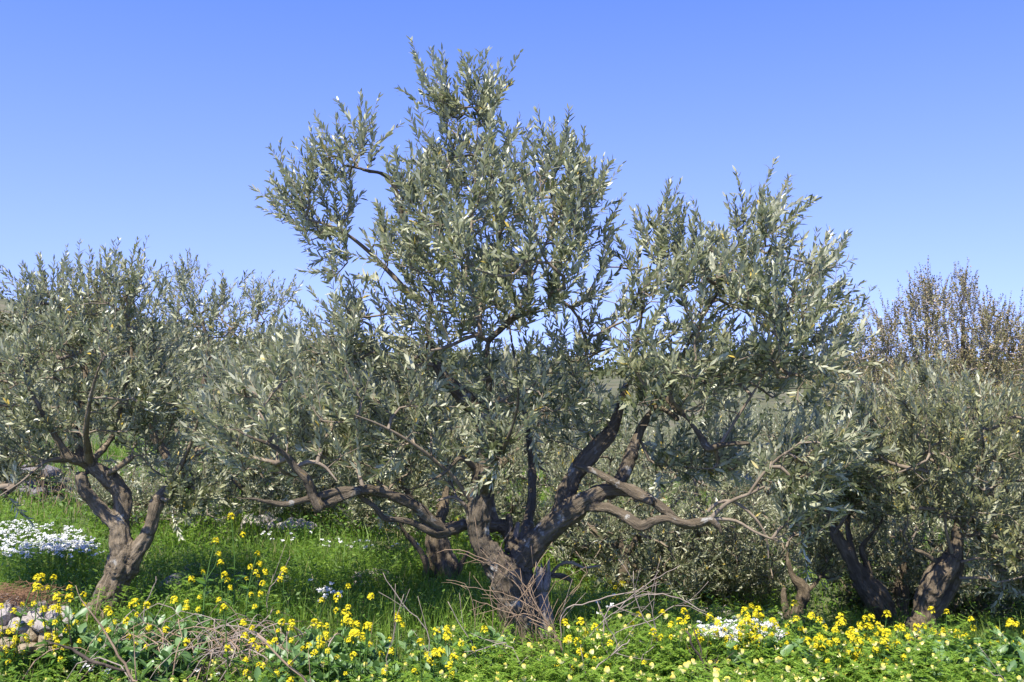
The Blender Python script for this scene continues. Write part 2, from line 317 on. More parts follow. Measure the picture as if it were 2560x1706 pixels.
LEAFVAR = []; DENS = 1.4
def olive_tree(name, label, group, base_uv, depth, limbs, sprays, spikes=(), seed=0, leaf=0.062, voxel=0.012, mat=None, bark=None, twigmat=None,
               node_prob=0.8, dup=0.2, rich=False, free_leaves=0, shoot=(0.16, 0.33), upright=0.75, wratio=0.265, deadwood=(), gap=0.0155, alpha=0.22, angle=(0.5, 0.9), cat='olive tree', min_r=0.0016, tipr=0.0022):
    """limbs: list of point lists (u, v, depth offset, width px); sprays: (polygon px, count, depth offset, half thickness)"""
    rng = np.random.default_rng(seed); mat = mat or M_OLIVE; bark = bark or M_BARK; twigmat = twigmat or M_TWIG
    b0 = P(*base_uv, depth); base = np.array([b0[0], b0[1], float(H(b0[0], b0[1]))])
    root = bpy.data.objects.new(name, None); COL.objects.link(root); root.location = base
    tag(root, label, cat, group)
    # ---- trunk and limbs
    thick, nodes, nrad, segA, segB, segra, segrb = [], [], [], [], [], [], []
    cen_all, tan_all, arc_all, rad_all = [], [], [], []
    for li, L in enumerate(limbs):
        pw = np.array([list(P(u, v, depth + dz)) + [wd * 0.5 * (depth + dz) / F] for u, v, dz, wd in L])
        if li == 0:
            g = pw[0].copy(); gz = float(H(g[0], g[1]))
            if g[2] > gz - 0.08:
                g[2] = gz - 0.10; g[3] *= 1.3; pw = np.vstack([g, pw])
        c = catmull(pw, 0.02 if pw[:, 3].max() > 0.012 else 0.03)
        if len(c) < 3: continue
        # gnarl
        arc = np.concatenate([[0], np.cumsum(np.linalg.norm(np.diff(c[:, :3], axis=0), axis=1))])
        wob = np.stack([fbm(np.stack([arc * 5, np.full_like(arc, li * 7.3 + k), np.full_like(arc, seed)], -1), 3, k) - 0.45 for k in range(3)], -1)
        fade = sstep(0, 0.12, arc)[:, None] * np.minimum(1, 1)
        c[:, :3] += wob * fade * np.clip(c[:, 3:4] * 0.55, 0.004, 0.02)
        r = c[:, 3] * (1 + 0.36 * (fbm(np.stack([arc * 9, np.full_like(arc, li * 3.1), np.full_like(arc, seed + 5)], -1), 2, 9) - 0.37))
        r = np.maximum(r, 0.003)
        if r.mean() > 0.0125: thick.append((c[:, :3], r)); cen_all.append(c[:, :3]); tan_all.append(unit(np.gradient(c[:, :3], axis=0))); arc_all.append(arc + li * 3.0); rad_all.append(r)
        else:
            segA.append(c[:-1, :3]); segB.append(c[1:, :3]); segra.append(r[:-1]); segrb.append(r[1:])
        sel = np.arange(0, len(c), 3)
        start = 0.45 * arc[-1] if li == 0 else 0.25 * arc[-1]
        sel = sel[arc[sel] > start]
        nodes.append(c[sel, :3]); nrad.append(r[sel])
    # voxel-fused trunk
    V, Fs = merge([tube(c, r, 16) for c, r in thick])
    me = mesh_np('tmp', V, Fs); tmp = bpy.data.objects.new('tmp', me); COL.objects.link(tmp)
    md = tmp.modifiers.new('r', 'REMESH'); md.mode = 'VOXEL'; md.voxel_size = voxel
    sm = tmp.modifiers.new('s', 'SMOOTH'); sm.factor = 0.5; sm.iterations = 3
    dg = bpy.context.evaluated_depsgraph_get(); ev = tmp.evaluated_get(dg); em = ev.to_mesh()
    nv = len(em.vertices); W = np.empty(nv * 3, np.float32); em.vertices.foreach_get('co', W); W = W.reshape(-1, 3).astype(float)
    N = np.empty(nv * 3, np.float32); em.vertices.foreach_get('normal', N); N = N.reshape(-1, 3)
    quads = np.empty(len(em.loops), np.int32); em.loops.foreach_get('vertex_index', quads)
    ls = np.empty(len(em.polygons), np.int32); em.polygons.foreach_get('loop_total', ls)
    ev.to_mesh_clear(); bpy.data.objects.remove(tmp); bpy.data.meshes.remove(me)
    faces = []
    off = np.concatenate([[0], np.cumsum(ls)[:-1]])
    for k in (3, 4):
        o_ = off[ls == k]
        if len(o_): faces.append(quads[o_[:, None] + np.arange(k)[None]])
    cen = np.vstack(cen_all); tan = np.vstack(tan_all); arc = np.concatenate(arc_all); rad = np.concatenate(rad_all)
    near = np.empty(nv, int)
    for s0 in range(0, nv, 4000):
        near[s0:s0 + 4000] = np.argmin((((W[s0:s0 + 4000, None] - cen[None]) ** 2).sum(-1)) / np.maximum(rad[None], 0.01), 1)
    q = W - cen[near]; t = tan[near]; al = np.sum(q * t, -1); rdl = q - t * al[:, None]
    e1, e2 = frames(t)
    fib = np.stack([np.sum(rdl * e1, -1), np.sum(rdl * e2, -1), (arc[near] + al) * 0.16 + near * 0], -1)
    loc = fib * np.array([1, 1, 1.0]); amp = np.clip(rad[near] * 0.42, 0.004, 0.030)
    rid = 1 - np.abs(2 * fbm(loc * 40, 2, seed + 3) - 0.75) * 1.4 - 0.6 * np.abs(2 * vnoise(loc * 100 + 9, seed + 4) - 1)
    lump = fbm(W * 11, 3, seed + 1) - 0.44
    W = W + N * (amp * ((rid - 0.45) * 1.0 + lump * 1.1))[:, None]
    link('trunk', mesh_np('trunk', W - base, faces, mat=bark, fib=fib * 1.0, smooth=True), root)
    for dl in deadwood:                                    # bare grey snags: jagged tapering shells
        pw = np.array([list(P(u, v, depth + dz)) + [wd * 0.5 * (depth + dz) / F] for u, v, dz, wd in dl])
        c = catmull(pw, 0.02); ar = np.linspace(0, 1, len(c))
        V, q4, t3 = tube(c[:, :3], c[:, 3], 18); ang = np.arctan2(V[:, 1] - c[:, 1].mean(), V[:, 0] - c[:, 0].mean())
        hgt = np.concatenate([np.repeat(ar, 18), [0, 1]])
        nz = fbm(V * np.array([60, 60, 9]), 3, seed + 7) - 0.44
        V = V + nz[:, None] * 0.035 * np.stack([np.cos(ang), np.sin(ang), np.zeros_like(ang)], -1)
        V[:, 2] += (hgt > 0.8) * (hgt < 1.0) * (vnoise(np.stack([ang * 2.2, ang * 0, ang * 0], -1), seed) - 0.5) * 0.16
        link('dead_snag', mesh_np('dead_snag', V - base, [q4, t3], mat=M_DEAD, fib=V * np.array([1, 1, .15]), smooth=True), root)
    # ---- targets for the crown
    tg, tdir, tlen = [], [], []
    for poly, n, dz, th in sprays:
        n = int(n * DENS)
        q, dd = poly_sample(poly, n, rng, 58 * 5.8 / depth)
        half = th * np.sqrt(np.clip(dd / (230 * 5.8 / depth), 0.06, 1))
        dep = depth + dz + half * rng.uniform(-1, 1, n)
        sl_ = rng.uniform(*shoot, n); pt = P(q[:, 0], q[:, 1], dep); pt[:, 2] -= 0.5 * sl_ * min(upright, 1.0)
        tg.append(pt); tdir.append(np.full((n, 3), np.nan)); tlen.append(sl_)
    if len(spikes):
        sp = np.array([s[:4] for s in spikes], float); dz = rng.uniform(-0.25, 0.25, len(sp))
        A = P(sp[:, 0], sp[:, 1], depth + dz); B = P(sp[:, 2], sp[:, 3], depth + dz + rng.uniform(-.06, .06, len(sp)))
        tg.append(A); tdir.append(unit(B - A)); tlen.append(np.linalg.norm(B - A, axis=1))
    tg, tdir, tlen = np.vstack(tg), np.vstack(tdir), np.concatenate(tlen)
    # ---- grow branches: each target joins the nearest point of the tree
    n0 = np.vstack(nodes); cap = len(n0) + len(tg) * 14
    PN = np.zeros((cap, 3)); PL = np.zeros(cap); PR = np.full(cap, -1); LF = np.zeros(cap); DR = np.zeros((cap, 3)); m = len(n0)
    PN[:m] = n0; RL = np.concatenate(nrad); DR[:m, 2] = 1
    order = np.argsort(np.array([((n0 - p) ** 2).sum(1).min() for p in tg]))
    tipnode = np.zeros(len(tg), int); extra = []
    ctr = tg.mean(0)
    for ti in order:
        p = tg[ti]; dv = p - PN[:m]; ds = np.sqrt((dv ** 2).sum(1)); j = int(np.argmin(ds + alpha * PL[:m] + 0.25 * np.clip(-dv[:, 2], 0, 1)))
        dist = ds[j]; k = max(2, min(13, int(dist / 0.075))); d0 = DR[j]; a = PN[j]
        ctrl = a + (0.5 * unit(d0) + 0.5 * unit(p - a) + rng.normal(0, 0.16, 3)) * dist * 0.45
        ts = np.linspace(0, 1, k + 1)[1:, None]
        pts = (1 - ts) ** 2 * a + 2 * ts * (1 - ts) * ctrl + ts ** 2 * p
        pts[:-1] += rng.normal(0, 0.006, (k - 1, 3))
        prev = j
        for c in range(k):
            PN[m] = pts[c]; PR[m] = prev; PL[m] = PL[prev] + dist / k; DR[m] = pts[c] - PN[prev]
            if c < k - 1 and rng.random() < node_prob:
                extra.append(m)
                if rng.random() < dup: extra.append(m)
            prev = m; m += 1
        tipnode[ti] = prev; LF[prev] += 1
    PN, PR, LF, DR = PN[:m], PR[:m], LF[:m], unit(DR[:m])
    for e in extra: LF[e] += 0.6
    for i in range(m - 1, len(n0) - 1, -1):
        if PR[i] >= 0: LF[PR[i]] += LF[i]
    rr = np.maximum(tipr * np.maximum(LF, 1) ** 0.46, min_r)
    ii = np.arange(len(n0), m); pa = PR[ii]
    ra = np.where(pa < len(n0), rr[ii] * 1.15, rr[np.maximum(pa, 0)]); ra = np.minimum(ra, rr[ii] * 1.8)
    segA.append(PN[pa]); segB.append(PN[ii]); segra.append(ra); segrb.append(rr[ii])
    # ---- shoots
    ex = np.array(extra, int)
    sb = np.vstack([PN[tipnode], PN[ex]]); pd = np.vstack([DR[tipnode], DR[ex]])
    ns = len(sb); rv = unit(rng.normal(0, 1, (ns, 3))); outw = unit(sb - ctr + 1e-6)
    sd = unit(pd * 0.55 + np.array([0, 0, upright]) + outw * 0.30 + rv * 0.55)
    slen = np.concatenate([tlen, rng.uniform(*shoot, len(ex)) * 0.85])
    given = ~np.isnan(tdir[:, 0]); sd[:len(tg)][given] = tdir[given]
    bend = rng.uniform(-0.4, 1.0, ns) * 0.5; bend[:len(tg)][given] *= 0.4
    tipsp = sb + sd * slen[:, None] * 0.5
    mid = sb + sd * (slen * 0.5)[:, None] + np.array([0, 0, 1]) * (bend * slen * 0.25)[:, None] * 0.5
    end = sb + sd * slen[:, None] + np.array([0, 0, 1]) * (bend * slen * 0.5)[:, None]
    segA += [sb, mid]; segB += [mid, end]; segra += [np.full(ns, 0.0022), np.full(ns, 0.0017)]; segrb += [np.full(ns, 0.0017), np.full(ns, 0.0009)]
    V, Fq = segs_mesh(np.vstack(segA), np.vstack(segB), np.concatenate(segra), np.concatenate(segrb), 5 if depth < 8 else 3)
    link('branches', mesh_np('branches', V - base, Fq, mat=twigmat, smooth=True), root)
    # ---- leaves in opposite pairs along every shoot
    K = int(max(slen.max() / gap, 2)); s = (np.arange(K)[None] + rng.uniform(0.2, 0.8, (ns, 1))) * gap
    ok = s < slen[:, None]; si, ki = np.nonzero(ok); ss = s[si, ki]; tt = ss / slen[si]
    t1 = np.array([0, 0, 1.0])
    pos = sb[si] + sd[si] * ss[:, None] + t1 * (bend[si] * slen[si] * 0.5 * tt ** 2)[:, None]
    tan2 = unit(sd[si] + t1 * (bend[si] * tt)[:, None]); e1, e2 = frames(tan2)
    roll = rng.uniform(0, 6.28, ns)[si] + ki * 1.57 + rng.normal(0, 0.35, len(si))
    allp = []
    for sgn in (0, np.pi):
        a = roll + sgn; pr = e1 * np.cos(a)[:, None] + e2 * np.sin(a)[:, None]
        ang = rng.uniform(*angle, len(si)) * (1.1 - 0.5 * tt)
        d = unit(tan2 * np.cos(ang)[:, None] + pr * np.sin(ang)[:, None] + rng.normal(0, 0.14, (len(si), 3)))
        nr = tan2 - d * np.sum(tan2 * d, -1, keepdims=True) + rng.normal(0, 0.22, (len(si), 3))
        keep = rng.random(len(si)) > 0.10
        L = leaf * rng.uniform(0.65, 1.25, len(si)) * (1 - 0.35 * tt ** 3)
        allp.append([x[keep] for x in (pos, d, nr, L)])
    pos, d, nr, L = [np.concatenate(x) for x in zip(*allp)]
    W_ = L * wratio * rng.uniform(0.8, 1.2, len(L)); rnd = rng.random(len(L))
    # leaves at the end of the shoot patch vary together a little
    if len(pos) > 200: rnd = np.clip(rnd * 0.85 + 0.15 * vnoise(pos * 4, seed + 11), 0, 1); rnd = np.where(rng.random(len(L)) < 0.012, 1.0, np.minimum(rnd, 0.96))
    free = np.zeros(len(pos), bool)
    if free_leaves:
        u, v, dp = proj(pos); sc = L / dp * (np.abs(np.cross(unit(d), FWD)[:, 0]) + np.linalg.norm(np.cross(unit(d), FWD), axis=1))
        vis = (u > 20) & (u < 2540) & (v > 20) & (v < 1650); idx = np.argsort(-(sc * vis))[:free_leaves]; free[idx] = True
    V, Fi, k = leaves_np(pos[~free], d[~free], nr[~free], L[~free], W_[~free], rng, None if depth > 8.5 else rich)
    crown = link('crown', mesh_np('crown', V - base, Fi, np.repeat(rnd[~free], k), mat), root); crown['kind'] = 'stuff'
    if free_leaves:
        if not LEAFVAR:
            for kk in range(6):
                v1, f1, k1 = leaves_np(np.zeros((1, 3)), np.array([[0, 1., 0]]), np.array([[0, 0, 1.]]), np.array([1.]), np.array([0.22]), rng, True)
                LEAFVAR.append((v1, f1, k1))
        meshes = [mesh_np('leaf', v1, f1, np.full(k1, 0.1 + 0.15 * q_), mat) for q_, (v1, f1, k1) in enumerate(LEAFVAR)]
        for i in np.nonzero(free)[0]:
            dd = unit(d[i]); nn = unit(nr[i] - dd * (nr[i] @ dd)); s_ = np.cross(dd, nn)
            o = bpy.data.objects.new('leaf', meshes[int(rnd[i] * 5.99)]); COL.objects.link(o); o.parent = crown
            Mx = Matrix([list(x) for x in np.column_stack([s_ * L[i], dd * L[i], nn * L[i]])]).to_4x4(); Mx.translation = Vector(pos[i] - base)
            o.matrix_local = Mx
    print(name, 'leaves', len(pos), 'shoots', ns, 'trunk v', nv)
    return root

# ---- the big olive in the middle
main_limbs = [
    C2([(1140, 1400, 0, 260), (1120, 1280, 0, 215), (1110, 1150, 0, 215), (1085, 1040, 0, 235), (1050, 950, 0, 235)]),
    C2([(1040, 990, 0, 180), (960, 880, -.02, 140), (892, 770, -.04, 118), (880, 650, -.05, 122), (890, 500, -.05, 112), (912, 380, -.05, 105), (917, 250, -.03, 88), (905, 100, 0, 76), (885, 10, 0, 72)]),
    CA([(900, 1000, 0, 100), (800, 905, 0, 108), (690, 790, .03, 88), (600, 690, .05, 72), (550, 590, .08, 64), (530, 500, .1, 50), (500, 380, .12, 36), (512, 230, .15, 34), (525, 130, .2, 28), (440, 0, .25, 20), (420, -150, .3, 14)]),
    CA([(905, 980, 0, 70), (930, 860, 0, 58), (952, 740, -.03, 50), (937, 620, -.05, 44), (935, 500, -.05, 38), (955, 440, -.05, 40), (1030, 370, -.08, 46), (1110, 300, -.1, 46), (1190, 260, -.14, 32), (1300, 235, -.2, 22), (1420, 200, -.25, 14)]),
    CA([(940, 450, -.05, 32), (870, 410, -.1, 34), (770, 435, -.2, 32), (680, 480, -.3, 28), (600, 505, -.38, 24), (520, 520, -.45, 18)]),
    CA([(880, 415, -.1, 34), (880, 280, -.08, 38), (880, 170, -.05, 34), (830, 90, 0, 30), (780, -20, 0, 26), (800, -250, 0, 22), (830, -500, .02, 18), (850, -800, .02, 14), (860, -1050, .03, 10), (880, -1250, .03, 8)]),
    CA([(1110, 300, -.1, 36), (1180, 180, -.05, 30), (1230, 50, 0, 24), (1300, -100, .1, 18), (1380, -300, .15, 14), (1440, -480, .2, 10)]),
    D([(1000, 620, .15, 14), (945, 560, .1, 14), (900, 420, .05, 12), (840, 392, 0, 9), (790, 380, -.05, 6)]),
    D([(965, 700, .2, 14), (890, 620, .2, 12), (820, 555, .1, 10), (760, 520, 0, 8), (690, 500, -.05, 5)]),
    # right leader
    C2([(1060, 990, 0, 150), (1110, 900, 0, 140), (1190, 800, -.02, 132), (1300, 690, -.05, 124), (1430, 590, -.08, 112), (1540, 520, -.1, 92), (1640, 488, -.12, 74), (1750, 512, -.16, 58), (1850, 562, -.2, 56), (1905, 600, -.22, 58), (1955, 650, -.24, 48)]),
    C3([(10, 640, -.24, 55), (110, 690, -.26, 46), (200, 682, -.3, 48), (255, 668, -.3, 44), (300, 700, -.32, 30), (320, 745, -.32, 18)]),
    C2([(1300, 690, -.03, 90), (1340, 600, 0, 92), (1365, 530, .02, 98), (1410, 430, .05, 96), (1480, 330, .1, 96), (1560, 230, .15, 88), (1625, 160, .2, 70), (1660, 60, .25, 50), (1700, -80, .3, 36), (1760, -300, .35, 26), (1800, -560, .4, 16), (1850, -800, .4, 10)]),
    C2([(1600, 530, -.1, 70), (1640, 480, -.02, 66), (1690, 400, .05, 68), (1740, 270, .1, 60), (1790, 150, .15, 48), (1900, 0, .2, 38), (1985, -180, .2, 28), (2100, -420, .2, 20), (2240, -640, .2, 13), (2360, -850, .2, 8)]),
    C2([(1490, 600, -.1, 50), (1600, 600, -.2, 52), (1700, 650, -.28, 58), (1785, 705, -.33, 60), (1835, 680, -.35, 48), (1920, 660, -.38, 40), (1999, 682, -.4, 34), (2090, 700, -.42, 24)]),
    C2([(1420, 365, -.1, 36), (1530, 400, -.15, 36), (1640, 460, -.2, 40), (1740, 520, -.22, 40), (1850, 570, -.24, 36)]),
    C3([(260, 660, -.3, 34), (330, 590, -.34, 26), (400, 550, -.38, 22), (480, 520, -.42, 18), (560, 480, -.45, 12)]),
    C3([(470, 525, -.42, 18), (560, 400, -.45, 18), (640, 320, -.5, 15), (700, 280, -.55, 11), (800, 200, -.6, 8)]),
    C3([(245, 620, -.3, 20), (300, 570, -.32, 20), (370, 562, -.35, 18), (430, 590, -.36, 16), (500, 650, -.38, 15), (550, 720, -.4, 13), (575, 800, -.4, 11), (580, 880, -.4, 8)]),
    C3([(280, 660, -.3, 24), (400, 672, -.35, 18), (500, 730, -.4, 16), (600, 772, -.45, 12), (660, 790, -.45, 8)]),
    C2([(1850, 40, .18, 34), (1920, 60, .1, 30), (1990, 110, 0, 28)]),
    C3([(20, -10, .1, 30), (70, 60, 0, 28), (135, 100, -.1, 30), (195, 185, -.15, 34), (250, 270, -.2, 38), (310, 250, -.22, 32), (400, 242, -.25, 26), (480, 238, -.25, 24)]),
    C3([(310, 250, -.22, 24), (360, 170, -.2, 20), (430, 60, -.2, 16), (520, -80, -.2, 11), (600, -240, -.2, 8)]),
    # left limbs
    C2([(1080, 830, .1, 90), (1040, 720, .14, 80), (960, 700, .1, 70), (830, 690, .05, 62), (730, 715, -.02, 68), (650, 735, -.06, 64), (590, 718, -.1, 46), (480, 672, -.16, 36), (400, 664, -.2, 32), (350, 655, -.22, 32), (310, 600, -.24, 32), (240, 550, -.26, 28), (190, 500, -.3, 18)]),
    C2([(700, 725, -.03, 50), (640, 690, -.08, 56), (540, 600, -.14, 60), (430, 540, -.2, 58), (330, 510, -.25, 54), (240, 500, -.3, 56), (140, 530, -.34, 48), (0, 592, -.38, 44), (-20, 600, -.4, 42)]) + C1([(1770, 598, -.42, 50)]) + C1([(1735, 530, -.42, 46), (1700, 440, -.44, 44), (1640, 385, -.45, 46), (1600, 320, -.47, 32), (1500, 250, -.52, 26), (1400, 210, -.56, 20), (1280, 150, -.6, 12)]),
    C1([(2080, 510, -.3, 36), (1960, 500, -.32, 36), (1850, 512, -.36, 36), (1700, 552, -.42, 34), (1580, 580, -.46, 34), (1500, 570, -.5, 26), (1400, 550, -.55, 20), (1310, 545, -.6, 13), (1180, 500, -.65, 8)]),
    C1([(1640, 370, -.45, 28), (1720, 345, -.4, 24), (1800, 370, -.4, 20), (1870, 450, -.42, 10)]),
    C2([(835, 560, -.05, 28), (740, 430, -.12, 22), (640, 340, -.18, 22), (540, 260, -.25, 21), (430, 190, -.32, 20), (310, 130, -.4, 14), (180, 80, -.5, 8)]),
    C2([(880, 400, -.05, 40), (820, 345, -.12, 32), (770, 325, -.15, 26), (690, 405, -.2, 22), (610, 452, -.25, 12)]),
    C2([(830, 640, -.02, 30), (800, 580, -.08, 26), (740, 540, -.1, 20), (650, 560, -.15, 12)]),
    C2([(1040, 760, .12, 60), (1050, 700, .12, 44), (1048, 640, .12, 34)]),
    C2([(980, 720, .1, 60), (960, 640, .12, 44), (955, 570, .14, 28), (960, 520, .16, 18)]),
    C2([(1280, 975, .05, 28), (1350, 980, .05, 32), (1405, 1012, .05, 22)]),
    C2([(1265, 990, .05, 20), (1330, 915, .05, 19), (1400, 905, .05, 19), (1460, 932, .05, 15), (1560, 920, .06, 9)]),
    # hidden limbs reaching forward and back
    C2([(1090, 900, .0, 90), (1150, 700, .45, 60), (1180, 450, .75, 44), (1150, 150, .95, 30), (1100, -100, 1.1, 20), (1050, -420, 1.2, 12)]),
    C2([(900, 520, -.05, 60), (960, 380, -.35, 40), (1050, 200, -.65, 26), (1100, 0, -.85, 18), (1080, -200, -.95, 10)]),
]
main_dead = [C2([(1262, 1330, -.06, 110), (1250, 1200, -.05, 84), (1236, 1080, -.03, 70), (1232, 1000, -.02, 66), (1235, 950, -.02, 34), (1243, 925, -.02, 6)]),
             C2([(1222, 1060, -.05, 44), (1212, 990, -.05, 34), (1206, 950, -.05, 16), (1212, 925, -.05, 3)]),
             C2([(1256, 1060, -.05, 40), (1262, 990, -.05, 30), (1268, 955, -.05, 16), (1262, 918, -.05, 3)]),
             C2([(1080, 800, .10, 24), (1092, 735, .10, 24), (1098, 680, .10, 20)])]
main_sprays = [
    (D([(985, 190), (1010, 130), (1080, 140), (1150, 150), (1185, 170), (1165, 260), (1150, 330), (1000, 400), (970, 330), (990, 260)]), 22, 0, 0.30),
    (D([(930, 290), (1010, 330), (1150, 280), (1230, 290), (1320, 305), (1365, 350), (1400, 390), (1410, 450), (1440, 480), (1440, 560), (1430, 620), (1390, 660), (1350, 720), (1250, 740), (1150, 770), (1000, 780), (920, 720), (850, 670), (820, 600), (840, 530), (870, 450), (900, 390), (930, 370)]), 205, 0.05, 0.95),
    (D([(700, 330), (770, 280), (815, 215), (860, 250), (920, 290), (880, 340), (850, 400), (830, 450), (840, 500), (880, 560), (860, 620), (790, 600), (700, 560), (620, 500), (640, 430), (640, 370)]), 26, 0, 0.30),
    (D([(660, 720), (740, 680), (780, 620), (860, 640), (950, 700), (1020, 780), (1080, 960), (1090, 1090), (980, 1090), (900, 1090), (800, 1070), (700, 1080), (600, 1100), (510, 1080), (460, 1010), (460, 900), (510, 820), (600, 780)]), 180, 0.08, 0.75),
    (D([(1000, 760), (1130, 760), (1180, 790), (1230, 720), (1350, 690), (1410, 800), (1430, 930), (1390, 1020), (1280, 1020), (1200, 980), (1140, 1010), (1080, 930), (1010, 870)]), 56, 0.15, 0.85),
    (D([(1390, 640), (1430, 560), (1470, 490), (1540, 430), (1570, 500), (1640, 520), (1680, 440), (1780, 400), (1850, 440), (1830, 540), (1940, 550), (1960, 620), (1930, 690), (1980, 730), (1970, 840), (1920, 880), (1880, 930), (1800, 960), (1720, 870), (1640, 960), (1560, 1000), (1470, 1000), (1420, 900), (1390, 800), (1360, 700)]), 200, 0, 0.85),
    (D([(1690, 1060), (1780, 1000), (1850, 930), (1960, 940), (1960, 1050), (1920, 1110), (1880, 1190), (1850, 1270), (1810, 1260), (1760, 1150)]), 52, -0.4, 0.5),
    (D([(1450, 980), (1560, 980), (1660, 960), (1760, 1000), (1690, 1070), (1560, 1090), (1470, 1060)]), 26, 0.1, 0.4),
    (D([(1090, 930), (1210, 940), (1220, 1000), (1180, 1070), (1100, 1060)]), 9, -0.5, 0.15),
]
main_spikes = D([(1010, 270, 945, 105), (985, 190, 950, 120), (1025, 210, 1015, 115), (1090, 210, 1120, 112), (1085, 200, 1075, 130), (1140, 230, 1195, 125), (1130, 220, 1150, 140), (1010, 260, 915, 212), (975, 230, 965, 160),
    (1280, 370, 1315, 305), (1330, 400, 1352, 340), (1360, 460, 1397, 378), (1390, 520, 1432, 455), (1200, 350, 1220, 290), (1170, 350, 1165, 292), (965, 330, 938, 255), (900, 430, 885, 362), (1380, 560, 1435, 510),
    (830, 340, 828, 212), (850, 345, 920, 283), (800, 350, 775, 272), (780, 370, 718, 325), (700, 450, 637, 370), (710, 480, 622, 447), (730, 528, 597, 487), (800, 590, 692, 555), (780, 625, 690, 625), (770, 640, 755, 590), (700, 480, 660, 400), (760, 420, 725, 360), (845, 390, 860, 320),
    (1500, 540, 1540, 412), (1490, 560, 1468, 475), (1590, 570, 1597, 495), (1560, 560, 1562, 490), (1640, 580, 1625, 512), (1715, 520, 1692, 398), (1725, 500, 1783, 376), (1695, 540, 1668, 458), (1770, 500, 1858, 450), (1750, 500, 1815, 455), (1870, 610, 1932, 545), (1880, 630, 1960, 600), (1880, 665, 1938, 655), (1890, 770, 1975, 715), (1900, 810, 1970, 800), (1835, 600, 1850, 540), (1890, 700, 1930, 680)])
# second pair of numbers in a spike is a pixel too
main_spikes = [(a, b, c * DS, d * DS) for a, b, c, d in main_spikes]
olive_tree('olive_tree', 'tall spreading olive tree with forked gnarled trunk and twisting bare lower limbs', None, (1305, 1590), 5.8, main_limbs, main_sprays, main_spikes, 1,
           rich=False, bark=M_BARK_M, node_prob=0.8, dup=0.08, free_leaves=300, deadwood=main_dead, voxel=0.009)

# ---- left olive
left_limbs = [
    [(255, 1545, 0, 84), (277, 1491, 0, 74), (295, 1440, 0, 68), (311, 1405, 0, 72), (316, 1375, 0, 68)],
    [(312, 1390, 0, 60), (300, 1345, 0, 48), (297, 1316, 0, 42), (276, 1301, 0, 30), (240, 1262, -.02, 30), (212, 1226, -.04, 30), (204, 1192, -.05, 28), (203, 1180, -.05, 22)],
    [(300, 1330, 0, 40), (304, 1294, .03, 38), (306, 1258, .05, 40), (297, 1226, .05, 40), (280, 1203, .04, 38), (251, 1182, .02, 34), (223, 1163, 0, 28), (198, 1152, -.05, 28), (170, 1141, -.1, 24), (157, 1120, -.12, 18), (120, 1060, -.15, 14), (80, 980, -.2, 10), (60, 900, -.2, 7)],
    [(160, 1145, -.1, 12), (117, 1154, -.2, 9), (85, 1177, -.25, 7), (53, 1205, -.3, 5), (0, 1240, -.3, 4)],
    [(225, 1156, 0, 18), (251, 1131, .05, 16), (272, 1105, .1, 15), (293, 1067, .12, 12), (310, 980, .15, 12), (330, 880, .2, 10), (320, 780, .2, 7)],
    [(274, 1182, 0, 20), (302, 1165, -.03, 15), (331, 1141, -.06, 18)],
    [(330, 1395, 0, 46), (345, 1375, 0, 38), (370, 1337, 0, 33), (382, 1301, 0, 32), (389, 1267, 0, 33), (404, 1237, .02, 25), (430, 1205, .06, 20), (415, 1140, .1, 20), (385, 1085, .1, 19), (378, 1010, .1, 17), (365, 940, .1, 13), (370, 840, .1, 9)],
    [(430, 1205, .06, 16), (470, 1130, -.1, 12), (500, 1040, -.2, 9)],
    [(205, 1155, 0, 22), (190, 1060, .2, 18), (215, 960, .35, 14), (200, 860, .4, 10), (160, 780, .4, 7)],
    [(225, 1160, 0, 20), (215, 1080, -.3, 15), (230, 980, -.5, 11), (260, 880, -.6, 7)],
]
left_sprays = [
    (D([(-60, 760), (20, 700), (40, 640), (90, 600), (150, 595), (210, 620), (260, 585), (320, 570), (340, 620), (360, 650), (400, 720), (440, 820), (450, 900), (430, 1000), (420, 1090), (330, 1080), (280, 1020), (180, 1040), (60, 1090), (-80, 1130), (-200, 1000), (-180, 850)]), 320, 0.2, 0.75),
    (D([(-120, 1020), (40, 1030), (120, 1080), (60, 1120), (-60, 1150)]), 22, 0, 0.4),
    (D([(360, 1080), (480, 1060), (520, 1130), (440, 1180), (370, 1150)]), 18, -.1, 0.3),
]
left_spikes = [(a, b, c * DS, d * DS) for a, b, c, d in D([(105, 660, 92, 588), (60, 690, 42, 655), (160, 650, 150, 588), (240, 640, 252, 580), (210, 650, 200, 605), (295, 640, 316, 552), (330, 660, 355, 607), (280, 620, 275, 590), (30, 720, 18, 705)])]
olive_tree('olive_tree', 'smaller olive tree with leaning trunk, one stem broken off, by the stone pile', None, (270, 1520), 6.25, left_limbs, left_sprays, left_spikes, 2, free_leaves=120, leaf=0.054)

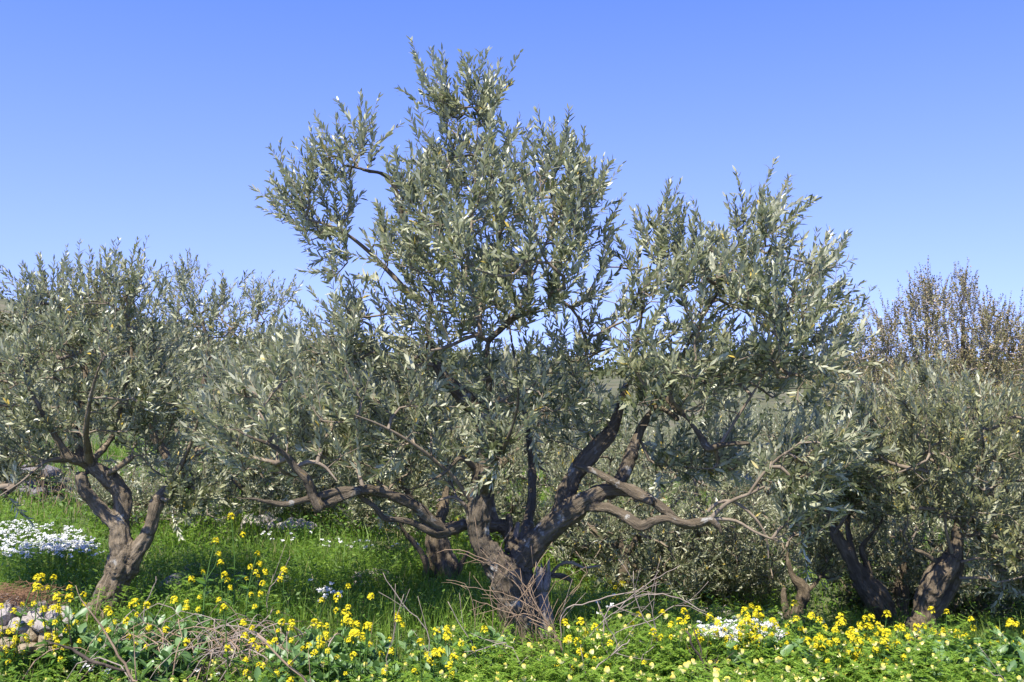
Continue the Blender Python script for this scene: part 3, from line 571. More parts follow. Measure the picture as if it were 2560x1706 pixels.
# ---- olive behind, between the two
lb_limbs = [[(438, 1330, 0, 30), (440, 1294, 0, 24), (445, 1250, 0, 24), (450, 1200, 0, 22), (470, 1120, 0, 20), (500, 1000, 0, 16), (520, 880, 0, 13), (500, 780, 0, 9)],
            [(455, 1180, 0, 18), (560, 1060, 0, 14), (640, 920, 0, 10), (660, 800, 0, 7)], [(450, 1200, 0, 16), (440, 1060, .2, 13), (420, 920, .3, 9)],
            [(470, 1130, 0, 15), (600, 1080, .2, 12), (720, 1000, .2, 8)]]
lb_sprays = [(D([(350, 660), (420, 600), (490, 620), (540, 660), (590, 630), (680, 650), (700, 720), (760, 800), (780, 900), (760, 1060), (700, 1160), (560, 1190), (430, 1190), (300, 1200), (250, 1120), (320, 960), (330, 800)]), 330, 0, 1.3)]
lb_spikes = [(a, b, c * DS, d * DS) for a, b, c, d in D([(430, 640, 430, 582), (470, 650, 480, 608), (545, 660, 582, 622), (570, 680, 600, 650), (620, 700, 640, 648), (660, 690, 678, 632), (510, 670, 510, 625)])]
olive_tree('olive_tree', 'olive tree with thin short trunk in shaded grass, half hidden by a leaning olive', None, (438, 1322), 9.3, lb_limbs, lb_sprays, lb_spikes, 3, leaf=0.058, voxel=0.02, min_r=0.003, shoot=(.16, .34), free_leaves=0)

# ---- old stump-like olive just behind the big trunk
b4 = [C2([(640, 1230, 0, 170), (670, 1150, 0, 120), (695, 1080, 0, 105), (700, 1000, 0, 150), (680, 920, 0, 165), (665, 850, 0, 140), (650, 780, 0, 115), (660, 700, .05, 80), (690, 600, .1, 55), (700, 480, .15, 40), (720, 330, .2, 28), (740, 180, .25, 16)]),
      C2([(700, 1040, -.05, 50), (650, 1025, -.1, 42), (610, 1005, -.13, 40), (583, 975, -.15, 40), (590, 915, -.16, 38), (560, 845, -.18, 34), (510, 780, -.2, 30), (465, 725, -.22, 24), (420, 640, -.25, 14), (380, 540, -.3, 9)]),
      C2([(720, 1030, -.02, 60), (760, 960, -.05, 44), (790, 900, -.08, 30), (830, 830, -.1, 16)]),
      C2([(650, 800, 0, 60), (560, 640, .2, 36), (450, 450, .4, 24), (380, 250, .5, 14)])]
b4s = [(D([(760, 880), (880, 830), (1000, 860), (1090, 930), (1110, 1040), (1060, 1100), (960, 1140), (860, 1180), (780, 1120), (730, 1000)]), 150, .3, 0.7)]
olive_tree('olive_tree', 'stout old olive stump with elbow-bent limb, just behind the big forked trunk', None, (1095, 1545), 7.3, b4, b4s, (), 4, leaf=0.056, voxel=0.014, bark=M_BARK_D, min_r=0.0025)

# ---- olives behind the centre
def bg_tree(label, u, v, depth, trunk, poly, n, seed, th=1.3, mat=None, leaf=0.06, gap=0.019):
    olive_tree('olive_tree', label, 'olive trees of the grove behind the tall one', (u, v), depth, trunk, [(poly, n, 0, th)], (), seed, leaf=leaf, voxel=0.022, min_r=0.003, shoot=(.16, .34), bark=M_BARK_D, mat=mat, gap=gap)
bg_tree('background olive tree rising through the gap between the fork and the right leader', 1215, 1360, 10.5,
        [[(1215, 1365, 0, 44), (1225, 1290, 0, 36), (1210, 1200, 0, 30), (1230, 1080, 0, 22), (1250, 960, 0, 14)], [(1215, 1210, 0, 24), (1120, 1100, 0, 16), (1080, 980, 0, 10)], [(1220, 1190, 0, 22), (1330, 1090, 0, 15), (1390, 980, 0, 9)]],
        D([(1060, 900), (1120, 820), (1200, 800), (1280, 860), (1340, 900), (1370, 1000), (1380, 1140), (1320, 1290), (1180, 1300), (1080, 1230), (1010, 1060)]), 360, 5)
bg_tree('background olive tree with low skirts of leaves behind the right-hand leader', 1545, 1480, 9.2,
        [C2([(1650, 1200, 0, 62), (1680, 1100, 0, 70), (1690, 950, 0, 58), (1680, 850, 0, 44), (1640, 700, 0, 36), (1600, 500, 0, 26), (1620, 300, 0, 16)]), C2([(1690, 880, 0, 40), (1800, 700, 0, 30), (1920, 520, 0, 18), (2000, 380, 0, 10)]), C2([(1680, 860, 0, 36), (1500, 700, .1, 24), (1380, 560, .2, 14)])],
        D([(1270, 1100), (1330, 1010), (1440, 960), (1560, 960), (1680, 990), (1760, 1060), (1790, 1180), (1760, 1320), (1640, 1370), (1500, 1370), (1360, 1330), (1260, 1280)]), 330, 6)
bg_tree('background olive tree seen under the long left limb, beyond the pale stone line', 735, 1330, 11.0,
        [[(735, 1335, 0, 34), (742, 1280, 0, 28), (760, 1200, 0, 22), (790, 1080, 0, 14), (800, 990, 0, 10)], [(755, 1210, 0, 18), (690, 1120, 0, 12), (650, 1020, 0, 8)], [(760, 1200, 0, 18), (880, 1110, 0, 12), (940, 1010, 0, 8)]],
        D([(560, 960), (640, 880), (760, 850), (880, 880), (960, 960), (1010, 1080), (1000, 1220), (900, 1270), (760, 1260), (640, 1230), (570, 1120)]), 290, 7)
bg_tree('low drooping background olive tree above the white flower drift and rubble', 1800, 1500, 9.8,
        [[(1800, 1510, 0, 40), (1790, 1450, 0, 32), (1770, 1400, 0, 26), (1740, 1330, 0, 18), (1720, 1250, 0, 10)], [(1785, 1420, 0, 22), (1860, 1350, 0, 15), (1920, 1260, 0, 9)]],
        D([(1530, 1190), (1600, 1120), (1720, 1090), (1830, 1110), (1880, 1200), (1860, 1310), (1800, 1370), (1690, 1370), (1590, 1390), (1520, 1320)]), 190, 8)
bg_tree('background olive tree seen far off at the hill foot left of the leaning olive', 60, 1260, 15.0,
        [[(60, 1200, 0, 22), (62, 1140, 0, 18), (70, 1060, 0, 14), (60, 960, 0, 9)], [(65, 1100, 0, 12), (140, 1020, 0, 8)], [(65, 1110, 0, 12), (-20, 1020, 0, 8)]],
        D([(-120, 900), (-20, 820), (120, 830), (200, 900), (220, 1000), (140, 1060), (0, 1070), (-110, 1030)]), 150, 9, 1.6)

bg_tree('low background olive tree filling the gap between the right leader and the snag', 1420, 1450, 10.4,
        [[(1420, 1460, 0, 34), (1425, 1410, 0, 28), (1440, 1340, 0, 20), (1450, 1260, 0, 12)], [(1425, 1400, 0, 20), (1360, 1330, 0, 12), (1330, 1260, 0, 8)], [(1428, 1390, 0, 20), (1520, 1330, 0, 12), (1580, 1260, 0, 8)]],
        D([(1200, 1190), (1290, 1120), (1420, 1100), (1540, 1130), (1600, 1220), (1580, 1340), (1480, 1380), (1360, 1370), (1270, 1310)]), 220, 14, 1.0)
bg_tree('low background olive tree reaching the rubble, left of the stumpy olive', 1650, 1520, 9.6,
        [[(1650, 1520, 0, 34), (1645, 1470, 0, 26), (1640, 1400, 0, 18), (1630, 1330, 0, 10)], [(1645, 1450, 0, 18), (1560, 1400, 0, 10)], [(1645, 1450, 0, 18), (1740, 1390, 0, 10)]],
        D([(1440, 1270), (1540, 1220), (1680, 1210), (1790, 1250), (1800, 1350), (1720, 1410), (1600, 1420), (1500, 1390)]), 170, 15, .8)
bg_tree('background olive tree glimpsed between the bulging trunk and the twin stems', 2250, 1520, 8.6,
        [[(2250, 1530, 0, 40), (2255, 1470, 0, 32), (2260, 1390, 0, 24), (2250, 1300, 0, 14)], [(2255, 1440, 0, 22), (2140, 1360, 0, 12)], [(2257, 1430, 0, 22), (2400, 1340, 0, 12)]],
        D([(1900, 1110), (2050, 1050), (2250, 1060), (2420, 1100), (2480, 1220), (2400, 1340), (2230, 1370), (2050, 1360), (1920, 1290)]), 300, 16, .9)
bg_tree('background olive tree under the leaning limb tips, beyond the shaded grass', 620, 1330, 10.2,
        [[(620, 1345, 0, 28), (625, 1290, 0, 24), (640, 1200, 0, 18), (650, 1100, 0, 10)], [(630, 1240, 0, 16), (560, 1180, 0, 9)], [(630, 1240, 0, 16), (740, 1190, 0, 9)]],
        D([(470, 1080), (560, 1020), (700, 1020), (800, 1080), (820, 1180), (740, 1240), (620, 1240), (500, 1190)]), 160, 17, .9)

bg_tree('background olive tree showing between the right leader and the kinked upper limb', 1840, 1450, 12.5,
        [[(1840, 1460, 0, 30), (1842, 1380, 0, 24), (1850, 1250, 0, 18), (1850, 1120, 0, 12)], [(1845, 1260, 0, 15), (1760, 1120, 0, 9)], [(1845, 1240, 0, 15), (1960, 1110, 0, 9)]],
        D([(1540, 1010), (1600, 950), (1720, 930), (1860, 930), (1960, 960), (1980, 1080), (1900, 1170), (1740, 1180), (1600, 1140)]), 230, 18, 1.2)

bg_tree('background olive tree directly behind the old elbow-limbed stump', 1060, 1370, 9.4,
        [[(1060, 1380, 0, 30), (1065, 1330, 0, 25), (1070, 1260, 0, 18), (1060, 1180, 0, 11)], [(1066, 1300, 0, 16), (980, 1230, 0, 9)], [(1068, 1290, 0, 16), (1160, 1210, 0, 9)]],
        D([(790, 1060), (880, 1000), (1050, 980), (1150, 1050), (1150, 1200), (1070, 1260), (900, 1260), (800, 1210)]), 230, 19, .8)

# ---- right-hand olives
r8 = [C3([(1390, 1350, 0, 150), (1435, 1220, 0, 125), (1450, 1120, 0, 105), (1490, 1030, 0, 128), (1540, 950, 0, 128), (1600, 880, 0, 100), (1632, 790, 0, 62), (1632, 700, 0, 46), (1640, 610, -.02, 28), (1690, 560, -.05, 24), (1720, 460, -.1, 22), (1760, 350, -.15, 18), (1772, 230, -.2, 14), (1740, 80, -.2, 9)]),
      C3([(1430, 1260, .02, 70), (1530, 1150, .05, 62), (1600, 1050, .06, 62), (1635, 930, .05, 60), (1640, 840, .02, 50)]),
      C3([(1510, 900, -.05, 28), (1440, 850, -.1, 24), (1370, 822, -.12, 20), (1340, 760, -.14, 18), (1310, 720, -.16, 14)]),
      C3([(1370, 790, -.12, 12), (1395, 740, -.12, 12), (1400, 695, -.12, 10)]),
      C3([(1600, 850, -.05, 22), (1570, 750, -.1, 20), (1555, 650, -.14, 16), (1500, 500, -.2, 12), (1430, 300, -.3, 8)]),
      C3([(1650, 900, -.05, 18), (1740, 880, -.1, 16), (1830, 880, -.12, 12), (1960, 820, -.2, 8)]),
      C3([(1640, 990, -.02, 20), (1780, 990, -.08, 18), (1860, 1012, -.12, 14), (2000, 980, -.2, 8)]),
      C3([(1680, 760, 0, 20), (1760, 745, -.05, 24), (1840, 765, -.08, 18)]),
      C3([(1630, 800, .05, 46), (1700, 640, .3, 34), (1850, 450, .5, 24), (1950, 250, .6, 15), (2050, 50, .6, 9)])]
r8s = [(D([(1890, 950), (1950, 880), (2020, 860), (2090, 840), (2160, 815), (2220, 850), (2300, 870), (2420, 880), (2560, 960), (2600, 1120), (2520, 1260), (2400, 1330), (2260, 1330), (2240, 1250), (2150, 1200), (2060, 1190), (1950, 1150), (1900, 1060)]), 370, 0.12, 0.85),
       (D([(2230, 1230), (2400, 1220), (2500, 1300), (2420, 1380), (2260, 1350)]), 40, .3, .4)]
olive_tree('olive_tree', 'olive tree with dark twin-stemmed trunk leaning towards the brown-leaved tree', None, (2290, 1600), 6.6, r8, r8s, (), 10, mat=M_OLIVE_R, leaf=0.055, free_leaves=120, bark=M_BARK_D)
r7 = [C3([(1255, 1330, 0, 100), (1230, 1200, 0, 112), (1180, 1100, 0, 130), (1120, 1020, 0, 118), (1060, 930, 0, 72), (1010, 840, 0, 66), (960, 760, 0, 60), (935, 690, 0, 46), (900, 600, 0, 26), (860, 500, 0, 14)]),
      C3([(1140, 990, .03, 46), (1120, 900, .05, 40), (1100, 820, .05, 30), (1150, 750, .05, 20), (1210, 670, .05, 16), (1215, 580, .05, 11), (1250, 450, .05, 8)]),
      C3([(950, 740, -.05, 20), (990, 680, -.1, 16), (1040, 600, -.1, 10)]),
      C3([(1060, 930, 0, 40), (1020, 700, .3, 30), (1050, 500, .5, 18), (1100, 350, .6, 10)])]
r7s = [(D([(1830, 1080), (1900, 1000), (2000, 980), (2110, 1000), (2160, 1080), (2140, 1160), (2060, 1180), (1960, 1190), (1880, 1180), (1840, 1150)]), 160, .15, .65)]
olive_tree('olive_tree', 'olive tree with swollen trunk bulging and twisting to a broken top, in shade', None, (2210, 1600), 7.2, r7, r7s, (), 11, leaf=0.055, bark=M_BARK_D)
r6 = [C3([(750, 1310, 0, 84), (745, 1180, 0, 70), (770, 1080, 0, 62), (760, 1030, 0, 60), (720, 985, 0, 40), (690, 900, 0, 24), (680, 800, 0, 12)]),
      C3([(710, 1270, 0, 60), (680, 1180, 0, 42), (665, 1080, 0, 30), (670, 1040, 0, 22)]), C3([(775, 1080, 0, 30), (860, 1000, 0, 20), (920, 900, 0, 12)])]
r6s = [(D([(1800, 1230), (1870, 1180), (1960, 1210), (1970, 1290), (1900, 1330), (1830, 1310)]), 40, .2, .5), (D([(1770, 1130), (1900, 1120), (1930, 1200), (1800, 1240)]), 40, .2, .5)]
olive_tree('olive_tree', 'short stumpy olive with two dark stems beside the white flower drift', None, (1995, 1580), 8.0, r6, r6s, (), 12, leaf=0.055, bark=M_BARK_D)

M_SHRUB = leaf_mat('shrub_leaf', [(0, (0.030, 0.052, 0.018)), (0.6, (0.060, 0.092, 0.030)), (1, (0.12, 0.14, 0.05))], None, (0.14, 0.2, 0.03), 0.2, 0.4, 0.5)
def shrub(label, u, v, depth, poly, n, seed, th=.8, mat=None, leaf=.05, wr=.4, name='evergreen_shrub'):
    c = np.mean(np.array(poly), 0)
    olive_tree(name, label, None, (u, v), depth, [[(u, v, 0, 22), (u + 4, v - 60, 0, 16), (c[0], c[1], 0, 8)], [(u, v - 30, 0, 14), (c[0] - 90, c[1], .1, 6)], [(u, v - 30, 0, 14), (c[0] + 90, c[1], -.1, 6)]],
               [(poly, n, 0, th)], (), seed, leaf=leaf, wratio=wr, voxel=.02, mat=mat or M_SHRUB, bark=M_BARK_D, min_r=.003, cat='shrub', shoot=(.14, .28), angle=(.6, 1.2))
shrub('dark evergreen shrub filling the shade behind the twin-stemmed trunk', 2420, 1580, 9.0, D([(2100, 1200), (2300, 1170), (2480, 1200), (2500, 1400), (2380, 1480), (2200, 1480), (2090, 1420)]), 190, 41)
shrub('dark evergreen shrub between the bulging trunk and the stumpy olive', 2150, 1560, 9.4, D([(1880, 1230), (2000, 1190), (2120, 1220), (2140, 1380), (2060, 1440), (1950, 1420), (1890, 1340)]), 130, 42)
shrub('pale leafy bush behind the broken-off stem of the leaning olive', 250, 1330, 9.6, D([(150, 1080), (260, 1060), (360, 1080), (420, 1150), (380, 1210), (260, 1220), (170, 1190)]), 90, 43, .6, M_OLIVE, .05, .25, 'leafy_bush')

# ---- brown-leaved oak at the back right
oak = [D([(2200, 1300, 0, 40), (2200, 1150, 0, 34), (2205, 1000, 0, 26), (2210, 850, 0, 16), (2215, 740, 0, 9), (2215, 660, 0, 5)]),
       D([(2200, 1120, 0, 22), (2140, 960, 0, 16), (2130, 800, 0, 10), (2135, 660, 0, 5)]), D([(2205, 1100, 0, 20), (2050, 930, .2, 13), (2040, 800, .2, 7), (2065, 700, .2, 4)]),
       D([(2205, 1100, 0, 22), (2300, 950, 0, 14), (2320, 820, 0, 8), (2290, 700, 0, 4)]), D([(2210, 1140, 0, 22), (2420, 960, 0, 14), (2450, 800, 0, 8)]), D([(2200, 1130, 0, 18), (2000, 960, 0, 11), (1985, 800, 0, 5)])]
oaks = [(D([(1930, 800), (1980, 740), (2050, 690), (2100, 640), (2140, 610), (2170, 640), (2215, 610), (2250, 640), (2270, 690), (2330, 700), (2420, 720), (2560, 800), (2600, 1000), (2400, 1100), (2150, 1080), (1960, 1000), (1890, 900)]), 820, 0, 1.8)]
oaksp = [(a, b, c * DS, d * DS) for a, b, c, d in D([(2135, 680, 2133, 588), (2125, 690, 2115, 625), (2145, 690, 2160, 630), (2200, 680, 2195, 600), (2215, 680, 2225, 595), (2235, 700, 2245, 620), (2065, 740, 2065, 665), (2050, 760, 2040, 700), (1985, 780, 1985, 690), (1960, 790, 1955, 715), (2270, 740, 2268, 655), (2290, 760, 2310, 690), (2330, 780, 2335, 715), (2095, 730, 2085, 680), (2170, 720, 2175, 660), (2025, 790, 2015, 735), (2315, 760, 2350, 720)])]
olive_tree('oak_tree', 'brown and olive-leaved evergreen oak with upright pale twigs behind the right-hand olives', None, (2400, 1400), 14.0, oak, oaks, oaksp, 13, leaf=0.044, wratio=0.5, dup=0.6, mat=M_OAK, bark=M_BARK_D,
           twigmat=M_OAKTWIG, upright=1.3, voxel=0.03, min_r=0.005, gap=0.024, shoot=(.25, .55), angle=(0.6, 1.2), cat='oak tree', node_prob=0.7, tipr=0.003)


# ------------------------------------------------------------------ stones
rngS = np.random.default_rng(77)
def stone_mesh(seed, sub=2):
    bm = bmesh.new(); bmesh.ops.create_icosphere(bm, subdivisions=sub, radius=1.0)
    V = np.array([v.co[:] for v in bm.verts]); r = np.random.default_rng(seed)
    for _ in range(9):                                   # flat broken facets
        nrm = unit(r.normal(0, 1, 3)); k = r.uniform(0.55, 0.85); dd = V @ nrm; V = V - np.outer(np.clip(dd - k, 0, None), nrm)
    V = V + unit(V) * ((fbm(V * 2.6 + seed, 3, seed) - 0.45) * 0.28)[:, None]
    for v, c in zip(bm.verts, V): v.co = c
    me = bpy.data.meshes.new('stone'); bm.to_mesh(me); bm.free(); return me
def stone_set(m):
    out = []
    for k in range(6):
        me = stone_mesh(100 + k); me.materials.append(m); out.append(me)
    return out
ST_L, ST_T, ST_G = stone_set(M_STONE), stone_set(M_STONE_T), stone_set(M_STONE_G)
def stone(parent, base, p, size, meshes, flat=0.65):
    o = bpy.data.objects.new('stone', meshes[rngS.integers(6)]); COL.objects.link(o); o.parent = parent
    o.location = np.asarray(p) - base; o.rotation_euler = (rngS.normal(0, .2), rngS.normal(0, .2), rngS.uniform(0, 6.3))
    o.scale = (size * rngS.uniform(.9, 1.35), size * rngS.uniform(.75, 1.1), size * flat * rngS.uniform(.8, 1.2)); return o
def root_at(name, p, label, cat, group=None):
    r = bpy.data.objects.new(name, None); COL.objects.link(r); r.location = p; tag(r, label, cat, group); return r
def gz(x, y): return float(H(x, y))
# pile of pale stones at the left edge (pixel centre, radius px, tint)
pb = ground_hit(90, 1580); pb = np.array([pb[0], pb[1], gz(pb[0], pb[1])])
pile = root_at('stone_pile', pb, 'pale limestone rubble pile with mustard flowers growing through it, beside the leaning olive', 'stones')
for (u, v, r, dz, ms) in [(10, 1535, 34, 0, ST_L), (5, 1580, 26, -.08, ST_T), (55, 1530, 30, .06, ST_L), (70, 1590, 30, -.12, ST_T), (125, 1590, 42, -.14, ST_T), (100, 1535, 30, .05, ST_L), (150, 1537, 34, .05, ST_L), (172, 1550, 18, -.02, ST_L),
                         (104, 1512, 18, .12, ST_L), (130, 1520, 14, .1, ST_L), (40, 1505, 22, .12, ST_L), (75, 1620, 26, -.2, ST_T), (120, 1628, 22, -.2, ST_T), (20, 1610, 24, -.16, ST_T), (90, 1560, 22, -.02, ST_L), (-30, 1560, 40, 0, ST_L), (-40, 1600, 36, -.1, ST_T), (45, 1560, 26, -.05, ST_L), (8, 1490, 14, .16, ST_L)]:
    dep = 5.55 + dz; stone(pile, pb, P(u, v, dep), r / F * dep * 1.12, ms, .72)
for k in range(26):                                      # heap filling under the visible ones
    u = rngS.uniform(-60, 185); v = rngS.uniform(1560, 1690); dep = 5.5 + rngS.uniform(-.1, .35); p = P(u, v, dep); stone(pile, pb, p, rngS.uniform(.05, .085), ST_T if rngS.random() < .5 else ST_L)
def stone_row(name, label, u0, v0, u1, v1, n, size, layers, meshes, cat='stones', spread=.18):
    a, b = ground_hit(u0, v0), ground_hit(u1, v1); c = (a + b) / 2; c[2] = gz(c[0], c[1])
    r = root_at(name, c, label, cat)
    for L in range(layers):
        for k in range(n):
            t = (k + rngS.uniform(.1, .9)) / n; q = a + (b - a) * t; q[0] += rngS.normal(0, spread * .4); q[1] += rngS.normal(0, spread)
            sz = size * rngS.uniform(.6, 1.35); q[2] = gz(q[0], q[1]) + sz * .35 + L * size * .95
            stone(r, c, q, sz, meshes)
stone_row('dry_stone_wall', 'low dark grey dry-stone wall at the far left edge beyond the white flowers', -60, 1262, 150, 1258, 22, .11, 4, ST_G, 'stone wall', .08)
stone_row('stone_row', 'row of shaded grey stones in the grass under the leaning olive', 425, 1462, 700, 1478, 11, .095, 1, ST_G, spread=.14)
stone_row('stone_row', 'line of small white stones in the shade under the long left limb', 610, 1322, 770, 1345, 26, .075, 2, ST_L, spread=.12)
stone_row('stone_heap', 'small heap of bleached stones in bright grass left of the big trunk', 888, 1462, 985, 1464, 24, .045, 2, ST_L, spread=.06)
stone_row('dry_stone_wall', 'tumbled low stone wall behind the white flower drift on the right', 1700, 1545, 1960, 1560, 40, .045, 2, ST_L, 'stone wall', .07)
stone_row('stone_heap', 'scatter of pale stones between the stumpy olive and the bulging one', 2030, 1570, 2100, 1590, 10, .06, 1, ST_L, spread=.1)
for (u, v, sz, lab) in [(178, 1425, .055, 'single pale stone in the grass below the white flowers'), (2, 1400, .06, 'grey stone at the frame edge beside the white flower patch'), (485, 1440, .09, 'large rounded shaded stone at the head of the grey stone row')]:
    p = ground_hit(u, v); p[2] = gz(p[0], p[1]) + sz * .4
    o = bpy.data.objects.new('stone', (ST_L if sz < .08 else ST_G)[2]); COL.objects.link(o); o.location = p; o.scale = (sz * 1.2, sz, sz * .8); tag(o, lab, 'stone')

# ------------------------------------------------------------------ grass, herbs, white flowers (uncountable)
rg = np.random.default_rng(5)
def wedge(n, y0, y1, rng, pw=1.0):
    y = np.sqrt(rng.uniform(y0 ** 2, y1 ** 2, n)) if pw == 1 else y0 + (y1 - y0) * rng.random(n) ** pw
    x = rng.uniform(-.68, .68, n) * (y + .6); return x, y
def patch(x, y, f, seed): return fbm(np.stack([x * f, y * f, np.zeros_like(x)], -1), 3, seed)
def blades(x, y, h, wd, lean, rng):
    n = len(x); p = np.stack([x, y, H(x, y) - .02], -1); a = rng.uniform(0, 6.28, n); dr = np.stack([np.cos(a), np.sin(a), 0 * a], -1)
    b = rng.uniform(0, 6.28, n); sd = np.stack([np.cos(b), np.sin(b), 0 * b], -1) * wd[:, None]
    up = np.array([0, 0, 1.]); ln = (lean * h)[:, None]; h = h[:, None]
    V = np.stack([p - sd, p + sd, p - sd * .8 + up * h * .5 + dr * ln * .3, p + sd * .8 + up * h * .5 + dr * ln * .3, p + up * h * .93 + dr * ln], 1)
    f = np.array([[0, 1, 3], [0, 3, 2], [2, 3, 4]]); return V.reshape(-1, 3), (f[None] + (np.arange(n) * 5)[:, None, None]).reshape(-1, 3)
def grass(name, n, y0, y1, hmin, hmax, wd, mat, label, cat, seed, yell=0.0, mask=None):
    r = np.random.default_rng(seed); x, y = wedge(n, y0, y1, r)
    if mask is not None: k = mask(x, y, r); x, y = x[k], y[k]
    nz = np.clip(patch(x, y, 1.1, 31) * 1.5 - .2, .05, 1); h = (hmin + (hmax - hmin) * r.random(len(x)) ** 1.4) * (.6 + .9 * nz)
    V, Fi = blades(x, y, h, wd * r.uniform(.7, 1.3, len(x)), r.uniform(.05, .8, len(x)), r)
    nz2 = patch(x, y, .55, 77); rn = np.clip(r.random(len(x)) * .55 + .8 * (nz2 - .25) + .25 * (nz - .3) + yell, 0, .96); rn = np.where(r.random(len(x)) < .04, 1, rn)
    o = link(name, mesh_np(name, V, Fi, np.repeat(rn, 5), mat)); tag(o, label, cat, kind='stuff')
grass('grass', 70000, 4.0, 8.2, .08, .26, .0030, M_GRASS, 'fresh green spring grass between and under the olive trees', 'grass', 21, .05)
grass('grass', 74000, 8.0, 17, .09, .30, .0050, M_GRASS, 'taller green grass on the slope behind the olive trees', 'grass', 22, .12)
def herb(name, n, y0, y1, h0, h1, L, mat, label, cat, seed, mask=None):
    r = np.random.default_rng(seed); x, y = wedge(n, y0, y1, r)
    if mask is not None: k = mask(x, y, r); x, y = x[k], y[k]
    m = len(x); z = H(x, y) + r.uniform(h0, h1, m) * (.5 + 1.1 * patch(x, y, 1.7, 41)); a = r.uniform(0, 6.28, m)
    d = np.stack([np.cos(a), np.sin(a), r.uniform(-.3, .9, m)], -1); nr = np.array([0, 0, 1.]) + r.normal(0, .45, (m, 3))
    l = L * r.uniform(.6, 1.4, m); V, Fi, k = leaves_np(np.stack([x, y, z], -1), d, nr, l, l * .46, r, None)
    rn = np.clip(r.random(m) * .6 + .5 * (patch(x, y, 1.3, 43) - .2), 0, 1)
    o = link(name, mesh_np(name, V, Fi, np.repeat(rn, k), mat)); tag(o, label, cat, kind='stuff')
herb('herbs', 60000, 3.9, 8.5, .01, .20, .026, M_HERB, 'low leafy weeds and clover filling the spring grass', 'herbs', 51)
herb('herbs', 42000, 8.2, 17, .02, .30, .040, M_HERB, 'low leafy weeds on the ground behind the olive trees', 'herbs', 52)
# white flower drifts
def white_drift(n, pts, label, seed, hgt=.22, size=.0062):
    r = np.random.default_rng(seed); q, dd = poly_sample(pts, n, r, 2); keep = r.random(n) < np.clip(dd / 30, .08, 1) * (.1 + 1.7 * (fbm(np.stack([q[:, 0] / 30, q[:, 1] / 14, 0 * dd], -1), 2, 3) - .2)); q = q[keep]
    # each umbel stands at the height where its pixel ray passes hgt above the ground
    d = np.linspace(4.5, 16, 260); pos = []
    for u, v in q:
        pp = P(np.full_like(d, u), np.full_like(d, v), d); hh = hgt * r.uniform(.7, 1.15); k = np.argmax(pp[:, 2] < H(pp[:, 0], pp[:, 1]) + hh); pos.append(pp[k])
    pos = np.array(pos); m = len(pos); g = pos.copy(); g[:, 2] = H(pos[:, 0], pos[:, 1])
    sv, sf = segs_mesh(g, pos, np.full(m, .0016), np.full(m, .0012), 3)
    K = 9; a = r.uniform(0, 6.28, (m, K)); rad = r.uniform(.2, 1, (m, K)) * .016
    c = pos[:, None] + np.stack([np.cos(a) * rad, np.sin(a) * rad, r.uniform(-.004, .008, (m, K))], -1); c = c.reshape(-1, 3)
    nr = np.array([0, -.25, 1.]) + r.normal(0, .35, c.shape); e1, e2 = frames(unit(nr)); s = (size * r.uniform(.8, 1.3, len(c)))[:, None]
    V = np.stack([c - e1 * s, c - e2 * s, c + e1 * s, c + e2 * s], 1).reshape(-1, 3); Fq = np.arange(len(c) * 4).reshape(-1, 4)
    me = mesh_np('white_flowers', np.vstack([V, sv]), [np.vstack([Fq, sf + len(V)])], np.concatenate([r.random(len(c)).repeat(4), np.full(len(sv), .5)]))
    me.materials.append(M_WHITE); me.materials.append(M_MUST); mi = np.zeros(len(me.polygons), np.int32); mi[len(Fq):] = 1; me.polygons.foreach_set('material_index', mi)
    tag(link('white_flowers', me), label, 'flowers', kind='stuff')
white_drift(2600, D([(-30, 1190), (60, 1190), (170, 1205), (235, 1240), (240, 1280), (150, 1285), (60, 1290), (-30, 1280)]), 'drift of small white flowers in front of the dark stone wall', 61)
white_drift(2200, D([(1590, 1425), (1690, 1415), (1790, 1425), (1820, 1470), (1760, 1490), (1680, 1480), (1610, 1465)]), 'drift of small white flowers below the tumbled stone wall', 62)
white_drift(300, D([(560, 1205), (700, 1220), (860, 1240), (980, 1250), (960, 1270), (800, 1265), (600, 1240)]), 'thin band of white flowers on the slope under the left limb', 63)
white_drift(70, D([(690, 1330), (780, 1335), (800, 1375), (720, 1385)]), 'sparse sprinkle of white flowers in bright grass', 64)
white_drift(60, D([(1330, 1370), (1420, 1360), (1450, 1410), (1360, 1420)]), 'sprinkle of white flowers behind the grey snag', 65)
white_drift(90, D([(60, 1480), (300, 1490), (900, 1510), (900, 1566), (200, 1566)]), 'few tiny white flowers scattered among the dead stems', 66)

